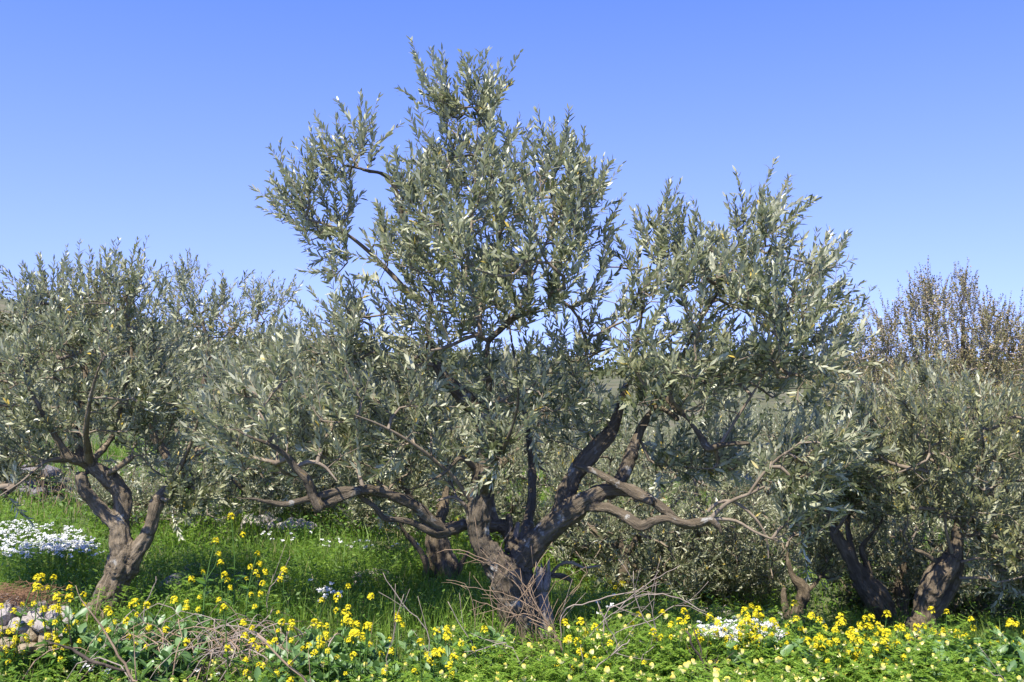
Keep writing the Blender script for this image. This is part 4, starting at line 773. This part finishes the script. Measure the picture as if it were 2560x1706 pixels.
# ------------------------------------------------------------------ flowering plants (countable)
def floret_quads(c, nr, s, r):
    """four-petal flowers: centre, normal, size"""
    e1, e2 = frames(unit(nr)); a = r.uniform(0, 1.57, len(c))[:, None]; f1 = e1 * np.cos(a) + e2 * np.sin(a); f2 = -e1 * np.sin(a) + e2 * np.cos(a); n = unit(nr); s = s[:, None]; out = []
    for dx, dy in ((f1, f2), (f2, -f1), (-f1, -f2), (-f2, f1)):
        out.append(np.stack([c, c + dx * s * .55 + dy * s * .42 + n * s * .2, c + dx * s + n * s * .12, c + dx * s * .55 - dy * s * .42 + n * s * .2], 1))
    V = np.concatenate(out).reshape(-1, 3); return V, np.arange(len(V)).reshape(-1, 4)
def mustard_head(seed):
    r = np.random.default_rng(seed); n = 26; t = r.random(n) ** .8; a = r.uniform(0, 6.28, n) ; rad = .006 + .017 * np.sqrt(np.clip(1.05 - t, 0, 1)) * np.where(t < .25, .9, 1)
    c = np.stack([np.cos(a) * rad, np.sin(a) * rad, t * .040], -1); nr = np.stack([np.cos(a), np.sin(a), .3 + 1.6 * t], -1)
    V, Fq = floret_quads(c, nr, r.uniform(.0075, .0105, n), r)
    me = mesh_np('flower_head', V, Fq, np.repeat(r.random(n * 4), 4), M_YEL); return me
HEADS = [mustard_head(k) for k in range(5)]
def mustard_variant(seed):
    r = np.random.default_rng(seed); nb = r.integers(1, 4); A, B, ra, rb, tips = [], [], [], [], []
    pts = [np.array([0, 0, -.02])]; d = np.array([r.normal(0, .06), r.normal(0, .06), 1.])
    for k in range(6): d = d + np.array([r.normal(0, .05), r.normal(0, .05), 0]); pts.append(pts[-1] + unit(d) * .084)
    pts = np.array(pts); pts *= .5 / pts[-1][2]
    A.append(pts[:-1]); B.append(pts[1:]); ra.append(np.linspace(.0045, .0024, 6)); rb.append(np.linspace(.0042, .002, 6)); tips.append((pts[-1], unit(pts[-1] - pts[-2]), 1.0))
    for b in range(nb):
        k = r.integers(2, 5); a = r.uniform(0, 6.28); o = pts[k]; dd = unit(np.array([np.cos(a) * .8, np.sin(a) * .8, 1.1])); m = o + dd * r.uniform(.05, .09); e = m + unit(dd + np.array([0, 0, .9])) * r.uniform(.05, .10)
        A.append(np.array([o, m])); B.append(np.array([m, e])); ra.append(np.full(2, .0022)); rb.append(np.full(2, .0018)); tips.append((e, unit(e - m), r.uniform(.6, .9)))
    V, Fq = segs_mesh(np.vstack(A), np.vstack(B), np.concatenate(ra), np.concatenate(rb), 4)
    stem = mesh_np('stem', V, Fq, np.full(len(V), .6), M_MUST)
    n = 16; k = r.integers(0, 5, n); pos = pts[k] * r.uniform(.6, 1, (n, 1)); a = r.uniform(0, 6.28, n); dd = np.stack([np.cos(a), np.sin(a), r.uniform(.1, .9, n)], -1); L = r.uniform(.05, .10, n)
    V, Fi, kk = leaves_np(pos, dd, np.array([0, 0, 1.]) + r.normal(0, .2, (n, 3)), L, L * .36, r, True, .3)
    fol = mesh_np('foliage', V, Fi, np.repeat(r.random(n), kk), M_MUST); return stem, fol, tips
MUST = [mustard_variant(200 + k) for k in range(7)]
rm = np.random.default_rng(9)
def mustard(p, s, label, group, detail=True):
    stem, fol, tips = MUST[rm.integers(7)]
    if group: label = ('short ' if s < .7 else 'tall ' if s > 1.02 else '') + ['', 'one', 'two', 'three', 'four', 'five'][len(tips)] + '-headed ' + label
    r = root_at('mustard_plant', p, label, 'wildflower', group); r.rotation_euler = (rm.normal(0, .08), rm.normal(0, .08), rm.uniform(0, 6.28)); r.scale = (s, s, s)
    link('stem', stem, r)
    link('foliage', fol, r)
    for q, d, k in tips:
        o = link('flower_head', HEADS[rm.integers(5)], r, q - d * .012); o.rotation_euler = Vector(d).to_track_quat('Z', 'Y').to_euler(); kk = .80 * k / s ** .7 * rm.uniform(.85, 1.2); o.scale = (kk, kk, kk)
dsc = np.linspace(4.15, 14, 500)
def stand(u, v, h, lo=4.15):
    pp = P(np.full_like(dsc, u), np.full_like(dsc, v), dsc); ok = (pp[:, 2] < H(pp[:, 0], pp[:, 1]) + h) & (dsc > lo); k = np.argmax(ok); return np.array([pp[k, 0], pp[k, 1], gz(pp[k, 0], pp[k, 1]), pp[k, 2]])
MZ = [  # zone polygon corners (2353-wide pixels), count, label, minimum depth
    ((0, 1325, 175, 1480), 26, 'wild mustard growing in and around the limestone rubble pile', 5.2),
    ((255, 1370, 480, 1425), 8, 'wild mustard with yellow heads at the foot of the leaning olive', 5.0),
    ((460, 1255, 650, 1350), 9, 'tall wild mustard standing before the row of shaded grey stones', 5.0),
    ((690, 1350, 845, 1490), 16, 'wild mustard clump in bright grass between the leaning olive and the old stump', 4.8),
    ((910, 1420, 1110, 1520), 10, 'wild mustard in the shade just left of the big forked trunk', 4.6),
    ((1300, 1310, 1430, 1395), 22, 'distant wild mustard in the sunlit gap behind the grey snag', 7.5),
    ((1260, 1400, 1600, 1480), 12, 'wild mustard among the dry brambles right of the big trunk', 4.9),
    ((1590, 1390, 1830, 1490), 32, 'wild mustard in front of the white flower drift', 5.2),
    ((1830, 1410, 2080, 1500), 42, 'wild mustard below the stumpy olive and the bulging olive', 5.0),
    ((2080, 1400, 2353, 1500), 22, 'wild mustard in deep shade under the twin-stemmed olive', 5.2),
    ((450, 1390, 700, 1480), 8, 'wild mustard behind the tangle of dead stems', 4.8)]
for (u0, v0, u1, v1), n, lab, lo in MZ:
    for k in range(n):
        u = rm.uniform(u0, u1) * DS; v = rm.uniform(v0, v1) * DS; s = rm.uniform(.7, 1.25); q = stand(u, v, .5 * s, lo); s = min(s, (q[3] - q[2]) / .5)
        if s > .3: mustard(q[:3], s, lab, lab.split(' ', 1)[1])
for u, v, s, lab in [(584, 1296, 1.35, 'tallest lone mustard spike rising into the shade of the long left limb'), (508, 1368, 1.2, 'mustard spike leaning beside the tallest lone spike')]:
    mustard(stand(u, v, .5 * s, 5.5)[:3], s, lab, None)

# vetch with pale yellow pea flowers
def pea_flower(seed):
    r = np.random.default_rng(seed); V = []; Fq = []
    an = np.linspace(-1.25, 1.25, 5); o = 0
    for row, (z, y, w_) in enumerate([(0, 0, .25), (.45, -.10, .85), (.9, -.02, .95), (1.15, .12, .45)]):     # upright banner petal
        for a in an: V.append((np.sin(a) * w_ * .62, y - .30 * (1 - np.cos(a)) * -1, z))
    for rw in range(3):
        for k in range(4): Fq.append([rw * 5 + k, rw * 5 + k + 1, rw * 5 + k + 6, rw * 5 + k + 5])
    for sgn in (-1, 1):                                                                                         # wings
        o = len(V); V += [(sgn * .05, -.05, .05), (sgn * .22, -.45, .10), (sgn * .20, -.80, .28), (sgn * .12, -.50, .50)]; Fq.append([o, o + 1, o + 2, o + 3])
    V = np.array(V) * .0195; rn = np.clip(1 - V[:, 2] / .02 + r.normal(0, .1), 0, 1)
    return mesh_np('flower', V, np.array(Fq), rn, M_PALE, smooth=True)
PEAS = [pea_flower(k) for k in range(3)]
def vetch_variant(seed):
    r = np.random.default_rng(seed); A, B, pos, dd, nr, L = [], [], [], [], [], []; tops = []
    for s in range(9):
        a = r.uniform(0, 6.28); p = np.array([r.normal(0, .05), r.normal(0, .05), 0.]); d = unit(np.array([np.cos(a) * .5, np.sin(a) * .5, 1.])); 
        for k in range(7):
            q = p + d * .05; A.append(p); B.append(q); d = unit(d + np.array([r.normal(0, .15), r.normal(0, .15), -.02])); b = r.uniform(0, 6.28)
            ld = unit(np.array([np.cos(b), np.sin(b), .45])); sdv = unit(np.cross(ld, [0, 0, 1])); e = q + ld * .06; A.append(q); B.append(e)
            for j in range(6):
                for sg in (-1, 1): pos.append(q + ld * (.008 + .009 * j)); dd.append(unit(ld * .5 + sg * sdv + np.array([0, 0, .15]))); nr.append(np.array([0, 0, 1.]) + r.normal(0, .3, 3)); L.append(r.uniform(.014, .022))
            p = q
        tops.append(p)
    V, Fq = segs_mesh(np.array(A), np.array(B), np.full(len(A), .0014), np.full(len(A), .0011), 3)
    pos, dd, nr, L = map(np.array, (pos, dd, nr, L)); V2, F2, k = leaves_np(pos, dd, nr, L, L * .36, r)
    return mesh_np('foliage', np.vstack([V, V2]), [Fq, F2 + len(V)], np.concatenate([np.full(len(V), .7), np.repeat(r.random(len(pos)), k)]), M_VETCH), tops
VET = [vetch_variant(300 + k) for k in range(5)]
rv_ = np.random.default_rng(15)
def vetch(x, y, s, nf, label):
    me, tops = VET[rv_.integers(5)]; grp = label; label = ['flowerless', 'one-flowered', 'two-flowered', 'three-flowered', 'four-flowered'][nf] + ' ' + label
    r = root_at('vetch_plant', (x, y, gz(x, y) - .01), label, 'vetch', grp); r.rotation_euler = (0, 0, rv_.uniform(0, 6.28)); r.scale = (s, s, s)
    link('foliage', me, r); rz = r.rotation_euler.z
    for k in rv_.permutation(len(tops))[:nf]:
        o = link('flower', PEAS[rv_.integers(3)], r, tops[k] + np.array([0, 0, .004])); o.rotation_euler = (rv_.normal(0, .35), rv_.normal(0, .3), rv_.normal(0, 1.0) - rz); kk = rv_.uniform(.85, 1.25) / s ** .5; o.scale = (kk, kk, kk)
for k in range(190):
    y = rv_.uniform(3.95, 5.35); x = rv_.uniform(-.06, .56) * y; vetch(x, y, rv_.uniform(.85, 1.2), rv_.integers(1, 5), 'pale yellow vetch carpeting the meadow ' + ('before the big forked trunk' if x < .9 else 'before the dense mustard and white flower drift' if x < 1.7 else 'before the bulging and twin-stemmed olives'))
for k in range(70):
    y = rv_.uniform(3.95, 5.1); x = rv_.uniform(-.56, -.04) * y; vetch(x, y, rv_.uniform(.7, 1.0), int(rv_.random() < .75) + int(rv_.random() < .3), 'sparse pale yellow vetch ' + ('beside the limestone rubble pile' if x < -1.9 else 'around the tangled dead stems' if x < -.9 else 'among the bean plants before the old stump'))

for k in range(110):
    y = rv_.uniform(5.3, 9.5); x = rv_.uniform(-.55, .5) * y; s_ = rv_.uniform(.45, .95); lab = ('tall ' if s_ > .78 else 'knee-deep ' if s_ > .6 else 'small ') + 'feathery green weed clump ' + ('near the leaning olive' if x < -1.7 else 'between the leaning olive and the old stump' if x < -.6 else 'around the foot of the big forked trunk' if x < 1.0 else 'near the bulging and twin-stemmed olives')
    r = root_at('weed_clump', (x, y, gz(x, y) - .01), lab, 'weed', 'feathery weeds in the grass'); r.rotation_euler = (0, 0, rv_.uniform(0, 6.28)); r.scale = (s_ * 1.15, s_ * 1.15, s_); link('foliage', VET[rv_.integers(5)][0], r)

# broad-leaved bean-like plants
def broad_variant(seed):
    r = np.random.default_rng(seed); pos, dd, nr, L, A, B = [], [], [], [], [], []
    for s in range(5):
        p = np.array([r.normal(0, .003), r.normal(0, .003), -.01]); d = unit(np.array([r.normal(0, .28), r.normal(0, .28), 1.]))
        for k in range(7):
            q = p + d * .038; A.append(p); B.append(q); p = q; a = k * 2.4 + s + r.normal(0, .3)
            for sg in (0, .9):
                ld = np.array([np.cos(a + sg), np.sin(a + sg), .55 + .12 * k]); pos.append(q); dd.append(ld); nr.append(np.array([0, 0, 1.]) + r.normal(0, .2, 3)); L.append(r.uniform(.055, .09) * (1 if k > 0 else .7))
    pos, dd, nr, L = map(np.array, (pos, dd, nr, L)); V, Fi, k = leaves_np(pos, dd, nr, L, L * .46, r, True, .15)
    V2, F2 = segs_mesh(np.array(A), np.array(B), np.full(len(A), .004), np.full(len(A), .0035), 4)
    return mesh_np('stem', V2, F2, np.full(len(V2), .5), M_BROAD), mesh_np('foliage', V, Fi, np.repeat(r.random(len(pos)), k), M_BROAD)
BRO = [broad_variant(400 + k) for k in range(4)]
def broad(u, v, h, label):
    s = h / .28; p = stand(u, v, h, 4.2); h = float(np.clip(p[3] - p[2], .12, h)); s = h / .28; p = p[:3]; st, fo = BRO[rv_.integers(4)]; r = root_at('bean_plant', p, ('knee-high ' if h > .28 else 'half-grown ' if h > .2 else 'low ') + label, 'bean plant', label); r.rotation_euler = (0, 0, rv_.uniform(0, 6.28)); r.scale = (s, s, s); link('stem', st, r); link('foliage', fo, r)
for (u0, v0, u1, v1), n, lab in [((170, 1405, 460, 1500), 26, 'broad grey-green bean plant in front of the leaning olive'), ((640, 1440, 1010, 1540), 20, 'broad-leaved bean plant among the mustard left of the big trunk'), ((1000, 1440, 1180, 1470), 5, 'broad-leaved bean plant at the foot of the big forked trunk'),
                               ((1640, 1460, 2060, 1500), 10, 'broad-leaved bean plant in the dense mustard on the right'), ((2050, 1455, 2353, 1540), 26, 'broad grey-green bean plant in front of the twin-stemmed olive')]:
    for k in range(n): broad(rv_.uniform(u0, u1) * DS, rv_.uniform(v0, v1) * DS, rv_.uniform(.22, .34), lab)

# ------------------------------------------------------------------ dry stems, sticks, brambles
rd = np.random.default_rng(33)
def stick(name, pts, label, cat, mat, group=None, sides=6, root=True, branch=0):
    """pts: (u, v, depth, width px); the first point is run down to the ground"""
    pw = np.array([list(P(u, v, d)) + [w_ * .34 * d / F] for u, v, d, w_ in pts]); g = pw[0].copy(); z = gz(g[0], g[1])
    if root and g[2] > z: g[2] = z - .02; g[:2] += rd.normal(0, .02, 2); pw = np.vstack([g, pw])
    c = catmull(pw, .04); c[1:-1, :3] += rd.normal(0, .004, (len(c) - 2, 3)); V, q, t = tube(c[:, :3], np.maximum(c[:, 3], .0012), sides); parts = [(V, q, t)]
    for b in range(branch):
        k = rd.integers(len(c) // 4, len(c) - 1); d = unit(unit(c[min(k + 1, len(c) - 1), :3] - c[k - 1, :3]) + rd.normal(0, .6, 3)); L = rd.uniform(.08, .25)
        e = c[k, :3] + d * L * np.linspace(0, 1, 4)[:, None] + np.array([0, 0, 1]) * (rd.normal(0, .03) * np.linspace(0, 1, 4) ** 2)[:, None]; parts.append(tube(e, np.linspace(max(c[k, 3] * .6, .0014), .001, 4), 4))
    V, Fs = merge(parts); o0 = pw[0, :3]; o = link(name, mesh_np(name, V - o0, Fs, mat=mat, smooth=True), loc=o0); tag(o, label, cat, group); return o
def c2(pts, d): return [(800 + x / 2.221, 1000 + y / 2.221, d, w_ / 2.221) for x, y, w_ in pts]
def c1(pts, d): return [(x / 2.221, 1000 + y / 2.221, d, w_ / 2.221) for x, y, w_ in pts]
def c3(pts, d): return [(1660 + x / 2.221, 1000 + y / 2.221, d, w_ / 2.221) for x, y, w_ in pts]
BR = 'dry brambles round the big trunk'; BL = 'thin tan bramble cane arching in front of the big forked trunk'
for pts, d in [([(1390, 1480, 12), (1330, 1350, 12), (1250, 1220, 12), (1150, 1050, 11), (1060, 960, 10), (900, 880, 9), (740, 830, 7), (650, 850, 5)], 5.35), ([(1260, 1250, 8), (1130, 1080, 8), (1000, 950, 8), (860, 880, 7), (760, 850, 5)], 5.45), ([(960, 1300, 7), (950, 1050, 7), (985, 900, 7), (1010, 800, 7), (1070, 700, 5)], 5.4),
               ([(1090, 1280, 7), (1130, 1120, 7), (1200, 930, 7), (1290, 790, 5)], 5.4), ([(1280, 1260, 7), (1120, 1120, 7), (960, 1060, 6), (780, 1030, 5)], 5.35), ([(1300, 1300, 8), (1180, 1220, 8), (1010, 1170, 7), (850, 1110, 5)], 5.3), ([(1240, 1330, 7), (1150, 1180, 7), (1120, 1000, 6), (1010, 870, 5)], 5.4), ([(1010, 1320, 7), (1070, 1150, 6), (1180, 1020, 6), (1200, 900, 4)], 5.35),
               ([(1180, 1300, 7), (1180, 1120, 6), (1050, 960, 6), (1010, 830, 4)], 5.45), ([(1290, 1260, 7), (1350, 1120, 6), (1480, 960, 6), (1420, 840, 4)], 5.5), ([(1120, 1330, 6), (1090, 1210, 6), (1000, 1120, 5), (900, 1080, 4)], 5.3), ([(860, 1300, 6), (840, 1120, 6), (800, 1020, 5), (700, 1000, 4)], 5.5),
               ([(1340, 1380, 8), (1240, 1230, 7), (1130, 1190, 7), (1030, 1210, 5)], 5.3), ([(1200, 1260, 6), (1230, 1150, 6), (1290, 1050, 5), (1310, 1000, 4)], 5.4)]:
    stick('bramble_cane', c2(pts, d), BL, 'bramble', M_DRY, BR, 5, True, 5)
BL2 = 'bleached dry cane leaning across the mustard right of the big trunk'
for pts, d in [([(1580, 1210, 12), (1640, 1140, 12), (1740, 1100, 12), (1860, 1080, 11), (1999, 1110, 10), (2150, 1180, 8)], 5.3), ([(1880, 1380, 10), (1850, 1300, 10), (1780, 1180, 9), (1750, 1100, 7), (1740, 950, 5)], 5.2), ([(1340, 1190, 10), (1500, 1130, 10), (1640, 1080, 10), (1720, 1080, 8), (1850, 1000, 7), (1999, 920, 5)], 5.4), ([(1510, 1540, 11), (1600, 1450, 11), (1680, 1360, 10), (1720, 1330, 9)], 4.8),
               ([(1640, 1480, 10), (1650, 1350, 9), (1580, 1230, 7), (1540, 1120, 5)], 5.0), ([(1790, 1420, 8), (1870, 1360, 8), (1850, 1200, 6), (1820, 1060, 4)], 5.1), ([(1400, 1440, 8), (1500, 1310, 8), (1620, 1190, 7), (1800, 1030, 5)], 5.2), ([(1100, 1440, 10), (1040, 1360, 10), (1000, 1350, 9), (880, 1390, 7), (800, 1400, 5)], 4.9)]:
    stick('dry_cane', c2(pts, d), BL2, 'dry cane', M_DRYG, 'bleached dry canes', 6, True, 5)
for pts, d, lab, m in [(c1([(760, 1600, 26), (740, 1560, 24), (660, 1420, 20), (600, 1320, 17), (520, 1210, 14), (450, 1110, 9), (420, 1030, 5)], 4.5), 4.5, 'long straight tan stalk slanting across the bean plants by the leaning olive', M_DRY), (c1([(1720, 1600, 20), (1640, 1510, 19), (1560, 1430, 18), (1430, 1300, 14)], 4.6), 4.6, 'stout bleached stick slanting out of the vetch beside the dead stems', M_DRY),
                     (c1([(720, 1540, 10), (700, 1515, 18), (600, 1475, 26), (500, 1440, 28), (420, 1400, 26), (365, 1375, 22), (300, 1350, 8), (230, 1330, 5)], 4.55), 4.55, 'dark broken branch lying on the foreground grass before the stone pile', M_DARKSTICK), (c1([(1480, 1100, 6), (1530, 1010, 6), (1580, 930, 6), (1612, 870, 4)], 5.6), 5.6, 'slim pale stem standing alone before the grey stone row', M_DRYG),
                     (c1([(800, 1190, 8), (820, 1110, 8), (850, 1040, 8), (866, 980, 5)], 5.3), 5.3, 'slim grey stem crossing the mustard right of the leaning trunk', M_DRYG), (c3([(240, 1530, 20), (190, 1420, 20), (150, 1340, 18), (125, 1285, 16)], 4.9), 4.9, 'short dark broken stick poking up through the vetch', M_DARKSTICK), (c3([(215, 1430, 14), (190, 1360, 14), (165, 1270, 10)], 5.0), 5.0, 'second dark stick beside the short broken one', M_DARKSTICK),
                     (c3([(-300, 1330, 7), (-100, 1240, 7), (100, 1140, 6), (270, 1215, 4)], 5.2), 5.2, 'long thin cane arching over the yellow mustard', M_DRYG), (c3([(1345, 1480, 7), (1345, 1380, 7), (1370, 1330, 6), (1425, 1300, 5)], 5.2), 5.2, 'hooked grey stem in front of the twin-stemmed trunk', M_DRYG), (c3([(1900, 1590, 7), (1830, 1530, 7), (1760, 1480, 6)], 4.4), 4.4, 'short grey stick in the lower foreground vetch', M_DRYG),
                     (c2([(370, 1440, 9), (400, 1330, 8), (430, 1200, 8), (465, 1080, 5)], 5.0), 5.0, 'upright pale stem in front of the shaded old stump', M_DRYG), (c2([(600, 1330, 9), (500, 1180, 8), (420, 1080, 8), (350, 960, 5)], 5.1), 5.1, 'grey stem leaning left before the old stump', M_DRYG), (c2([(870, 1460, 8), (840, 1340, 8), (770, 1230, 7), (710, 1120, 6)], 5.0), 5.0, 'grey forked stem before the shaded hollow beside the big trunk', M_DRYG)]:
    stick('dry_stick', pts, lab, 'stick', m, None, 8, True, 3)
# tangle of dead stems, lower left: one heap, each stem a part
tb = stand(510, 1680, .12, 4.2)[:3]; tang = root_at('dead_stem_tangle', tb, 'tangled heap of grey dead stems lying in the foreground vetch', 'dead stems')
for k in range(170):
    a = rd.uniform(0, 6.28); L = rd.uniform(.2, .6); c = np.array([rd.normal(0, .32), rd.normal(.08, .2), 0]); t = np.linspace(-.5, .5, 7)
    arch = rd.uniform(.06, .30); x = c[0] + np.cos(a) * L * t + rd.normal(0, .03) * np.sin(6 * t); y = c[1] + np.sin(a) * L * t * .7; z = arch * (1 - (2 * t) ** 2 * rd.uniform(.5, 1)) + rd.uniform(.02, .12) + np.cumsum(rd.normal(0, .008, 7))
    r0 = rd.uniform(.0018, .0042); V, q, tr = tube(np.stack([x, y, z], -1), r0 * np.linspace(1.1, .5, 7), 5); link('stem', mesh_np('stem', V, [q, tr], mat=M_DRYG if rd.random() < .7 else M_DRY, smooth=True), tang)
# dry stalks by the far wall
for k in range(46):
    u = rd.uniform(60, 330); v = rd.uniform(1265, 1300); p = ground_hit(u, v); hh = rd.uniform(.35, .8); d = p[1]
    e = p + np.array([rd.normal(0, .14), rd.normal(0, .1), hh]); m = (p + e) / 2 + rd.normal(0, .03, 3); p[2] -= .03; c = catmull(np.array([p, m, e]), .06); parts = [tube(c, np.linspace(.005, .002, len(c)), 4)]
    for b in range(4):
        kk = rd.integers(2, len(c)); f = c[kk] + unit(rd.normal(0, 1, 3) + np.array([0, 0, 1.2])) * rd.uniform(.08, .2); parts.append(tube(np.array([c[kk], (c[kk] + f) / 2 + rd.normal(0, .01, 3), f]), np.array([.003, .002, .0015]), 4))
    V, Fs = merge(parts); o = link('dry_stalk', mesh_np('dry_stalk', V - p, Fs, mat=M_DRY, smooth=True), loc=p); tag(o, 'thin brown dry stalk standing before the dark grey stone wall', 'dry stalk', 'dry stalks by the dark wall')
# straw litter on the stone pile
rs = np.random.default_rng(8); n = 900; A = P(rs.normal(45, 42, n), rs.normal(1492, 13, n), rs.uniform(5.5, 5.8, n)); B = A + unit(rs.normal(0, 1, (n, 3)) * np.array([1, 1, .25])) * rs.uniform(.03, .08, n)[:, None]
V, q = segs_mesh(A, B, np.full(n, .0014), np.full(n, .001), 3); tag(link('straw', mesh_np('straw', V, q, mat=M_STRAW)), 'reddish dry straw litter on top of the limestone rubble pile', 'straw', kind='stuff')

# ------------------------------------------------------------------ far scrub on the hillside and overhead wires
rh = np.random.default_rng(91); n = 380; yy = rh.uniform(17, 105, n); xx = rh.uniform(-.62, .62, n) * yy; R_ = rh.uniform(.35, 1.0, n) * (1 + yy / 90); zz = H(xx, yy); K = 230
c = np.stack([xx, yy, zz], -1)[:, None] + unit(rh.normal(0, 1, (n, K, 3))) * (rh.random((n, K, 1)) ** .4) * R_[:, None, None] * np.array([1.2, 1.2, .85]) + np.array([0, 0, .35]) * R_[:, None, None]
c = c.reshape(-1, 3); L = np.repeat(.12 + yy * .0035, K) * rh.uniform(.6, 1.3, n * K); V, Fi, k = leaves_np(c, rh.normal(0, 1, c.shape), rh.normal(0, 1, c.shape), L, L * .5, rh, None)
rn = np.clip(np.repeat(rh.random(n), K) * .6 + rh.random(n * K) * .4, 0, 1); tag(link('scrub', mesh_np('scrub', V, Fi, np.repeat(rn, k), M_SCRUB)), 'low grey-green and brown scrub covering the far hillside', 'scrub', kind='stuff')
for v0, v1, lab in [(705, 765, 'upper thin overhead wire running down behind the leaning olive'), (745, 800, 'lower thin overhead wire running down behind the leaning olive')]:
    a, b = P(-900, v0 - 260, 46), P(560, v1 + 130, 60); t = np.linspace(0, 1, 30)[:, None]; c = a + (b - a) * t - np.array([0, 0, 1.]) * (4 * t * (1 - t)) * .35; b2 = c[-1].copy(); b2[2] = gz(b2[0], b2[1]) - .2
    V, q, tr = tube(c, np.full(30, .010), 5); tag(link('overhead_wire', mesh_np('overhead_wire', V, [q, tr], mat=M_WIRE)), lab, 'wire')
